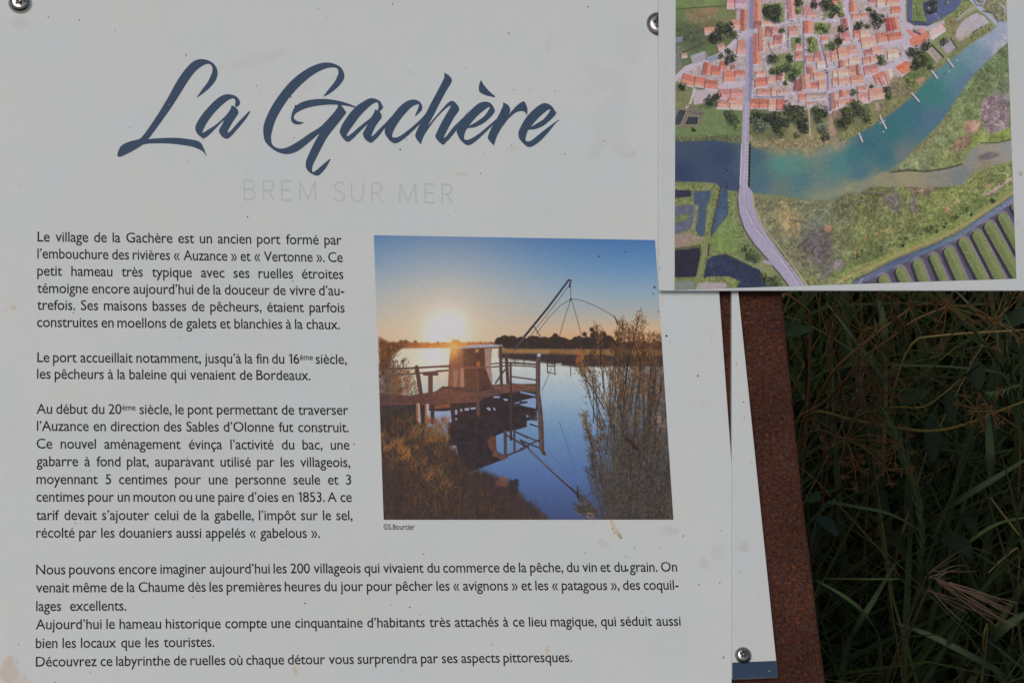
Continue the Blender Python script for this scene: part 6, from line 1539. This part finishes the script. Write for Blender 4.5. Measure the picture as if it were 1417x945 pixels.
# ---- plants one can tell apart
class Tubes:
    def __init__(s): s.v, s.f, s.c = [], [], []
    def tube(s, pts, r0, r1, col, n=5):
        pts = [np.asarray(p, float) for p in pts]
        b = len(s.v); m = len(pts)
        for i, p in enumerate(pts):
            d = pts[min(i + 1, m - 1)] - pts[max(i - 1, 0)]; d /= np.linalg.norm(d) + 1e-12
            e = np.cross(d, (0.31, 0.2, 0.93)); e /= np.linalg.norm(e) + 1e-12
            g = np.cross(d, e); r = r0 + (r1 - r0) * i / (m - 1)
            for k in range(n):
                a = 2 * math.pi * k / n
                s.v.append(p + (e * math.cos(a) + g * math.sin(a)) * r); s.c.append(tuple(1.75 * x for x in col))
        for i in range(m - 1):
            for k in range(n):
                s.f.append((b + i * n + k, b + i * n + (k + 1) % n, b + (i + 1) * n + (k + 1) % n, b + (i + 1) * n + k))
    def leaf(s, a, b, wid, up, col, curl=0.0, n=7):
        a, b = np.asarray(a, float), np.asarray(b, float); d = b - a
        e = np.cross(d, up); e /= np.linalg.norm(e) + 1e-12
        q = np.cross(e, d); q /= np.linalg.norm(q) + 1e-12
        o = len(s.v)
        for i in range(n):
            t = i / (n - 1); w_ = wid / 2 * (math.sin(math.pi * min(1, t * 0.93 + 0.05)) ** 0.75)
            p = a + d * t + q * curl * math.sin(math.pi * t) * np.linalg.norm(d)
            s.v += [p - e * w_ + q * w_ * .25, p, p + e * w_ + q * w_ * .25]; s.c += [col, tuple(np.array(col) * 1.15), col]
        for i in range(n - 1):
            for j in (0, 1): s.f.append((o + i * 3 + j, o + i * 3 + j + 1, o + (i + 1) * 3 + j + 1, o + (i + 1) * 3 + j))
    def build(s, name, mat, parent=None):
        if not s.v: return None
        org = np.array(parent.location) if parent else np.zeros(3)
        o = mesh_obj(name, [np.asarray(x) - org for x in s.v], s.f, mat, parent, True)
        at = o.data.color_attributes.new('pigment', 'FLOAT_COLOR', 'POINT')
        at.data.foreach_set('color', np.array([tuple(c) + (1,) for c in s.c], dtype=np.float32).ravel())
        return o
def root(name, loc, label, cat, group=None):
    o = bpy.data.objects.new(name, None); C.objects.link(o); o.location = tuple(float(x) for x in loc)
    o.empty_display_size = 0.05
    return tag(o, label, cat, group)
def curve(ctrl, sub=5):
    """soft polyline: corners cut twice, so a long first step never swings wide"""
    p = np.array(ctrl, float)
    for _ in range(3 if sub > 4 else 2):
        q = [p[0]]
        for a, b in zip(p, p[1:]): q += [a * .75 + b * .25, a * .25 + b * .75]
        q.append(p[-1]); p = np.array(q)
    return list(p)
def A3(px, py, z): return at_height(np.array(px, float), np.array(py, float), z)

prnd = random.Random(77)
def umbel(t, tip, axis, spread, nray, col, seedcol, rad=0.00038):
    """dried flower head: rays from one point, each with a few curled seed stalks"""
    axis = np.asarray(axis, float); axis /= np.linalg.norm(axis)
    e = np.cross(axis, (0.2, 0.9, 0.3)); e /= np.linalg.norm(e); g = np.cross(axis, e)
    for i in range(nray):
        a = 2 * math.pi * i / nray + prnd.uniform(-.3, .3); k = prnd.uniform(.5, 1.35)
        L = spread * prnd.uniform(.7, 1.15)
        d = axis * math.cos(k) + (e * math.cos(a) + g * math.sin(a)) * math.sin(k)
        end = np.asarray(tip) + d * L
        mid = np.asarray(tip) + d * L * .5 + axis * L * .05
        t.tube([tip, mid, end], rad, rad * .7, col, 4)
        for j in range(prnd.randint(7, 11)):
            dd = d + np.array([prnd.gauss(0, .75) for _ in range(3)]); dd /= np.linalg.norm(dd)
            l2 = L * prnd.uniform(.14, .30)
            m2 = end + dd * l2 * .6 + d * l2 * .2
            t.tube([end, m2, m2 + (dd * .3 + np.array((0, 0, -.5))) * l2 * .5], rad * .6, rad * .45, col, 3)
            p = end + dd * l2
            t.tube([p - dd * .0012, p, p + dd * .0016], rad * 1.6, rad * .4, seedcol, 4)
BRN, RED, YEL = (0.17, 0.092, 0.035), (0.115, 0.060, 0.027), (0.12, 0.092, 0.026)
SEED = (0.105, 0.055, 0.026)
TOWARD = np.array((0, -0.75, 0.66))
def umbel_plant(stem_px, z_list, r, heads, label, col=BRN, group='dried umbel plants in the grass'):
    pts = [A3(x, y, z) for (x, y), z in zip(stem_px, z_list)]
    foot = pts[0].copy(); foot[2] = 0
    o = root('dried_umbel_plant', foot, label, 'plant', group)
    t = Tubes(); t.tube(curve([foot] + pts, 6), r, r * .6, col, 6)
    for hp, (hx, hy, hz, sp, n) in zip([None] * len(heads), heads):
        tip = A3(hx, hy, hz)
        near = min(pts, key=lambda q: np.linalg.norm(q - tip))
        if np.linalg.norm(near - tip) > .004:
            t.tube(curve([near, (near + tip) / 2 + np.array((0, 0, .006)), tip], 4), r * .55, r * .4, col, 5)
    t.build('stem', MAT_STEM, o)
    for hx, hy, hz, sp, n in heads:
        u = Tubes(); umbel(u, A3(hx, hy, hz), TOWARD + np.array((prnd.uniform(-.4, .4), 0, prnd.uniform(-.2, .3))), sp, n, tuple(np.array(col) * 1.15), SEED)
        u.build('flower_head', MAT_STEM, o)
umbel_plant([(1100, 620), (1140, 535), (1160, 504), (1212, 462), (1262, 425)], [.18, .32, .36, .385, .40], .0014, [(1192, 460, .41, .030, 15), (1258, 424, .42, .026, 12)], 'dried brown umbel plant right under the picture board, tall reddish stem', BRN)
umbel_plant([(1150, 560), (1185, 500), (1235, 468), (1262, 443), (1312, 424)], [.22, .33, .37, .385, .39], .0011, [(1310, 424, .41, .028, 12), (1376, 443, .39, .022, 8)], 'dried umbel plant with wiry rays fanned out below the board corner', BRN)
umbel_plant([(1085, 585), (1140, 560), (1165, 530), (1190, 510)], [.30, .33, .36, .38], .0014, [(1192, 560, .37, .016, 8), (1222, 545, .37, .020, 10), (1205, 532, .39, .018, 9)], 'dried brown plant with three small dark heads close to the rusty strip', RED)
umbel_plant([(1100, 620), (1125, 590), (1168, 608)], [.30, .34, .37], .0012, [(1169, 608, .375, .022, 9), (1183, 648, .365, .012, 7), (1226, 650, .36, .013, 7), (1240, 612, .37, .015, 7)], 'low dried plant with drooping brown heads left of the green grass spike', RED)
umbel_plant([(1420, 600), (1390, 580), (1372, 568)], [.26, .31, .34], .0011, [(1372, 568, .345, .015, 7), (1350, 566, .34, .011, 6)], 'small dried umbel plant at the right edge of the grass', BRN)
# trailing yellow-brown stem
def trail(name, ctrl, zs, r, col, label, cat='plant stem', extra=()):
    pts = [A3(x, y, z) for (x, y), z in zip(ctrl, zs)]
    foot = pts[0].copy(); foot[2] = 0; foot[1] += .03
    o = root(name, foot, label, cat)
    t = Tubes(); t.tube(curve([foot] + pts, 6), r, r * .6, col, 6)
    for a, b, z in extra: t.tube([A3(*a, z), A3(*b, z + .004)], r * .5, r * .3, col, 5)
    t.build('stem', MAT_STEM, o)
    return o
trail('trailing_stem', [(1104, 590), (1126, 565), (1180, 582), (1230, 590), (1290, 599), (1345, 585), (1378, 570), (1425, 553)], [.24, .31, .33, .335, .335, .335, .33, .32], .0014, YEL, 'long yellowish trailing stem curving across the dark grass', 'plant stem')
trail('trailing_stem', [(1170, 585), (1200, 570), (1240, 562), (1276, 566), (1300, 550), (1330, 524)], [.24, .32, .335, .34, .335, .30], .0011, YEL, 'short yellowish stem with a knee joint, above the long trailing stem', 'plant stem')
trail('dry_stalk', [(1236, 472), (1320, 462), (1402, 458), (1430, 455)], [.30, .31, .31, .30], .0011, (0.15, 0.11, 0.04), 'straight pale straw stalk lying level below the dried umbels', 'plant stem')
trail('dry_stalk', [(1150, 508), (1156, 412), (1158, 395)], [.30, .37, .38], .0009, (0.15, 0.065, 0.028), 'upright reddish stalk beside the brown umbel head', 'plant stem')
trail('dry_stalk', [(1128, 438), (1105, 418), (1086, 405), (1082, 412)], [.34, .36, .37, .37], .0012, (0.16, 0.075, 0.035), 'curved brown stalk arching by the top of the rusty strip', 'plant stem')
trail('dry_stalk', [(1352, 665), (1395, 720), (1425, 760)], [.26, .27, .25], .0008, (0.15, 0.10, 0.05), 'thin slanting straw stalk near the right edge', 'plant stem')
trail('dry_stalk', [(1420, 748), (1390, 770), (1368, 792)], [.27, .27, .26], .0008, (0.15, 0.095, 0.055), 'bent straw stalk at the right edge above the barley awns', 'plant stem')
trail('dry_stalk', [(1372, 845), (1358, 885), (1365, 915), (1358, 925)], [.27, .25, .22, .20], .0009, (0.13, 0.095, 0.035), 'kinked yellow stalk hanging below the dry barley head', 'plant stem')
# green flowering grass spikes
def grass_spike(ctrl, zs, label, rad=.0016, col=(0.065, 0.088, 0.034), n=26, span=(0.35, 1.0)):
    pts = [A3(x, y, z) for (x, y), z in zip(ctrl, zs)]
    foot = pts[0].copy(); foot[2] = 0
    o = root('grass_spike', foot, label, 'grass', 'green grass spikes')
    t = Tubes(); c = curve([foot] + pts, 8); t.tube(c, rad * .6, rad * .45, col, 5); t.build('stem', MAT_GRASS, o)
    s = Tubes(); c = np.array(c)
    for i in range(n):
        f = span[0] + (span[1] - span[0]) * i / n
        k = f * (len(c) - 1.01); j = int(k); p = c[j] + (c[j + 1] - c[j]) * (k - j); d = c[j + 1] - c[j]; d /= np.linalg.norm(d) + 1e-9
        sd = np.cross(d, (0, -.6, .8)); sd /= np.linalg.norm(sd) + 1e-9
        sg = 1 if i % 2 else -1
        e = d + sd * sg * .17 + np.array([prnd.gauss(0, .08) for _ in range(3)]); e /= np.linalg.norm(e)
        s.tube([p, p + e * .005, p + e * .010, p + e * .014], rad * .55, rad * .15, tuple(np.array(col) * prnd.uniform(.85, 1.35)), 5)
    s.build('seed_head', MAT_GRASS, o)
grass_spike([(1268, 920), (1272, 820), (1276, 745), (1272, 700), (1258, 655), (1240, 600), (1228, 585)], [.12, .22, .28, .31, .345, .36, .365], 'tall green grass spike rising beside the pale barley awns', .0026, n=84, span=(.28, .95))
grass_spike([(1395, 520), (1376, 492), (1352, 462), (1320, 425), (1308, 412)], [.24, .34, .365, .385, .39], 'slanting green grass spike crossing the straw stalk', .0022, n=30, span=(.4, 1))
grass_spike([(1420, 530), (1400, 537), (1372, 546)], [.26, .33, .345], 'small light green grass spike at the right edge', .0016, (0.09, 0.13, 0.05), 20, (.45, 1))
grass_spike([(1118, 520), (1114, 490), (1110, 455)], [.24, .31, .35], 'short green grass spike next to the rusty strip', .0020, n=20, span=(.4, 1))
grass_spike([(1225, 465), (1190, 450), (1172, 428), (1155, 414)], [.30, .385, .40, .41], 'broken green grass spike behind the brown umbel head', .0018, (0.085, 0.12, 0.04), 14, (.45, 1))
# dry barley head with long awns
def barley(base, z, dirs, label, L=(.040, .06)):
    p = A3(*base, z)
    foot = p.copy(); foot[2] = 0; foot[0] -= .05
    o = root('dry_barley', foot, label, 'grass', 'dry barley heads')
    t = Tubes(); t.tube(curve([foot, (foot + p) / 2 + np.array((0, 0, .06)), p], 6), .0006, .0005, (0.05, 0.036, 0.02), 5); t.build('stem', MAT_STEM, o)
    s = Tubes()
    for ex, ey, n in dirs:
        q = A3(ex, ey, z - .01)
        for i in range(n):
            e = q + np.array((prnd.gauss(0, .005), prnd.gauss(0, .004), prnd.gauss(0, .004)))
            st = p + (q - p) * prnd.uniform(0, .35) + np.array((0, prnd.gauss(0, .0015), prnd.gauss(0, .0015)))
            m = (st + e) / 2 + np.array((0, 0, prnd.uniform(-.002, .004)))
            s.tube(curve([st, st + (m - st) * .3, m, e], 3), .0007, .00018, tuple(np.array((0.088, 0.06, 0.044)) * prnd.uniform(.7, 1.25)), 4)
    s.build('awns', MAT_STEM, o)
barley((1282, 796), .33, [(1340, 776, 4), (1335, 788, 4)], 'small dry barley head with pinkish awns right of the green spike')
barley((1290, 800), .325, [(1395, 846, 7), (1375, 836, 5), (1410, 852, 3)], 'large dry barley head with long pinkish straw awns spread downward right')
barley((1282, 815), .31, [(1345, 845, 5), (1385, 860, 4)], 'lower dry barley head half hidden beneath the large one')
# broad leaves
def leafy(items, label, name='broad_leaf_plant'):
    a0 = A3(items[0][0], items[0][1], .25); foot = a0.copy(); foot[2] = 0
    o = root(name, foot, label, 'plant')
    t = Tubes(); l = Tubes()
    for x0, y0, x1, y1, z, wid, col in items:
        a, b = A3(x0, y0, z), A3(x1, y1, z + .01)
        t.tube(curve([foot, (foot + a) / 2 + np.array((.01, 0, .02)), a], 5), .0011, .0007, (0.05, 0.062, 0.028), 5)
        l.leaf(a, b, wid, (0.1, -.6, .8), col, .06)
    t.build('stem', MAT_GRASS, o); l.build('leaves', MAT_GRASS, o)
LG, LD = (0.05, 0.08, 0.038), (0.024, 0.040, 0.022)
leafy([(1243, 556, 1287, 541, .33, .011, LG)], 'single broad grey-green leaf left of the upright dark leaf')
leafy([(1353, 540, 1352, 498, .29, .011, LD), (1315, 585, 1314, 540, .28, .009, LD), (1290, 640, 1288, 575, .26, .013, LD)], 'dark plant with upright oval leaves below the straw stalk')
leafy([(1085, 463, 1126, 454, .36, .008, LG), (1090, 470, 1080, 440, .33, .008, LD)], 'green leaf poking out beside the rusty strip near its top')
leafy([(1117, 690, 1136, 692, .33, .011, (0.055, 0.09, 0.035)), (1131, 714, 1158, 742, .31, .010, (0.04, 0.068, 0.04))], 'two rounded green leaves close to the middle of the rusty strip')
leafy([(1306, 742, 1345, 772, .29, .015, LD), (1330, 712, 1350, 740, .27, .010, LD)], 'dark rounded leaves above the pink barley awns')
leafy([(1390, 450, 1425, 430, .31, .011, LD), (1400, 480, 1425, 470, .30, .012, LD)], 'dark leaves under the lower right corner of the picture board')
# long single blades lying over the rest
def long_blade(ctrl, zs, wid, col, label):
    col = tuple(np.array(col) * np.array((1.75, 1.6, 1.35)))
    pts = [A3(x, y, z) for (x, y), z in zip(ctrl, zs)]
    foot = pts[0].copy(); foot[2] = 0
    c = np.array(curve([foot] + pts, 6)); o = root('wild_grass', foot, label, 'grass', 'long single grass blades')
    t = Tubes(); n = len(c)
    for i in range(n):
        d = c[min(i + 1, n - 1)] - c[max(i - 1, 0)]; e = np.cross(d, (0, .57, -.82) if abs(d[2]) < 10 else (1, 0, 0)); e /= np.linalg.norm(e) + 1e-9
        f = i / (n - 1); w_ = wid / 2 * min(1, .5 + f * 2) * (1 - f ** 3) + .0002
        q = np.array((0, -.57, .82)) * w_ * .35
        t.v += [c[i] - e * w_ + q, c[i], c[i] + e * w_ + q]; t.c += [col, tuple(np.array(col) * 1.25), col]
    for i in range(n - 1):
        for j in (0, 1): t.f.append((i * 3 + j, i * 3 + j + 1, (i + 1) * 3 + j + 1, (i + 1) * 3 + j))
    t.build('leaf', MAT_GRASS, o)
GB = (0.042, 0.068, 0.036)
long_blade([(1265, 580), (1235, 540), (1190, 480), (1145, 420)], [.28, .35, .37, .36], .0028, (0.05, 0.085, 0.05), 'long thin green blade slanting down left of the oval leaf')
long_blade([(1420, 522), (1340, 508), (1240, 505), (1170, 503)], [.27, .30, .31, .30], .0015, GB, 'thin level green blade crossing behind the umbels')
long_blade([(1222, 540), (1226, 480), (1220, 430), (1213, 408)], [.26, .33, .35, .36], .0062, (0.06, 0.085, 0.045), 'broad upright blade with a reddish edge behind the brown umbel head')
long_blade([(1390, 470), (1350, 430), (1322, 402)], [.28, .33, .34], .0024, (0.05, 0.08, 0.055), 'bluish green blade slanting from the board edge')
long_blade([(1420, 495), (1405, 462), (1388, 432)], [.28, .32, .34], .0026, (0.055, 0.085, 0.045), 'bent green blade near the right edge under the board')
long_blade([(1370, 720), (1372, 650), (1368, 600), (1366, 560)], [.2, .30, .32, .33], .0075, (0.05, 0.08, 0.045), 'upright blade widening downward right of the oval leaves')
long_blade([(1120, 690), (1180, 700), (1235, 710), (1275, 735)], [.30, .33, .32, .29], .0022, (0.05, 0.08, 0.04), 'thin curved blade running right from the rounded leaves')
long_blade([(1410, 945), (1340, 905), (1280, 875), (1240, 862)], [.2, .27, .28, .27], .0048, (0.045, 0.07, 0.045), 'long blade slanting down to the lower right corner')
long_blade([(1165, 900), (1190, 860), (1215, 820), (1238, 780)], [.22, .28, .29, .28], .0042, (0.045, 0.07, 0.04), 'blade leaning right below the level thin blade')
long_blade([(1115, 800), (1180, 801), (1245, 801)], [.25, .31, .31], .0013, (0.06, 0.085, 0.035), 'thin level blade with an orange tip touching the rusty strip')
long_blade([(1225, 895), (1200, 850), (1170, 825), (1130, 803)], [.2, .29, .31, .31], .003, (0.06, 0.09, 0.04), 'arched light green blade near the foot of the rusty strip')
long_blade([(1290, 720), (1330, 690), (1380, 660), (1425, 632)], [.24, .30, .32, .32], .005, (0.045, 0.07, 0.04), 'broad dark blade reaching up to the right edge')
long_blade([(1290, 790), (1340, 750), (1380, 722), (1425, 715)], [.22, .28, .29, .28], .0026, (0.05, 0.08, 0.035), 'thin bent blade above the barley awns')
long_blade([(1360, 900), (1385, 870), (1425, 845)], [.22, .27, .27], .0085, (0.035, 0.055, 0.032), 'wide dark blade at the lower right edge')
long_blade([(1232, 520), (1214, 465), (1210, 440)], [.28, .36, .38], .0026, (0.24, 0.17, 0.085), 'curled straw coloured blade below the brown umbel head')
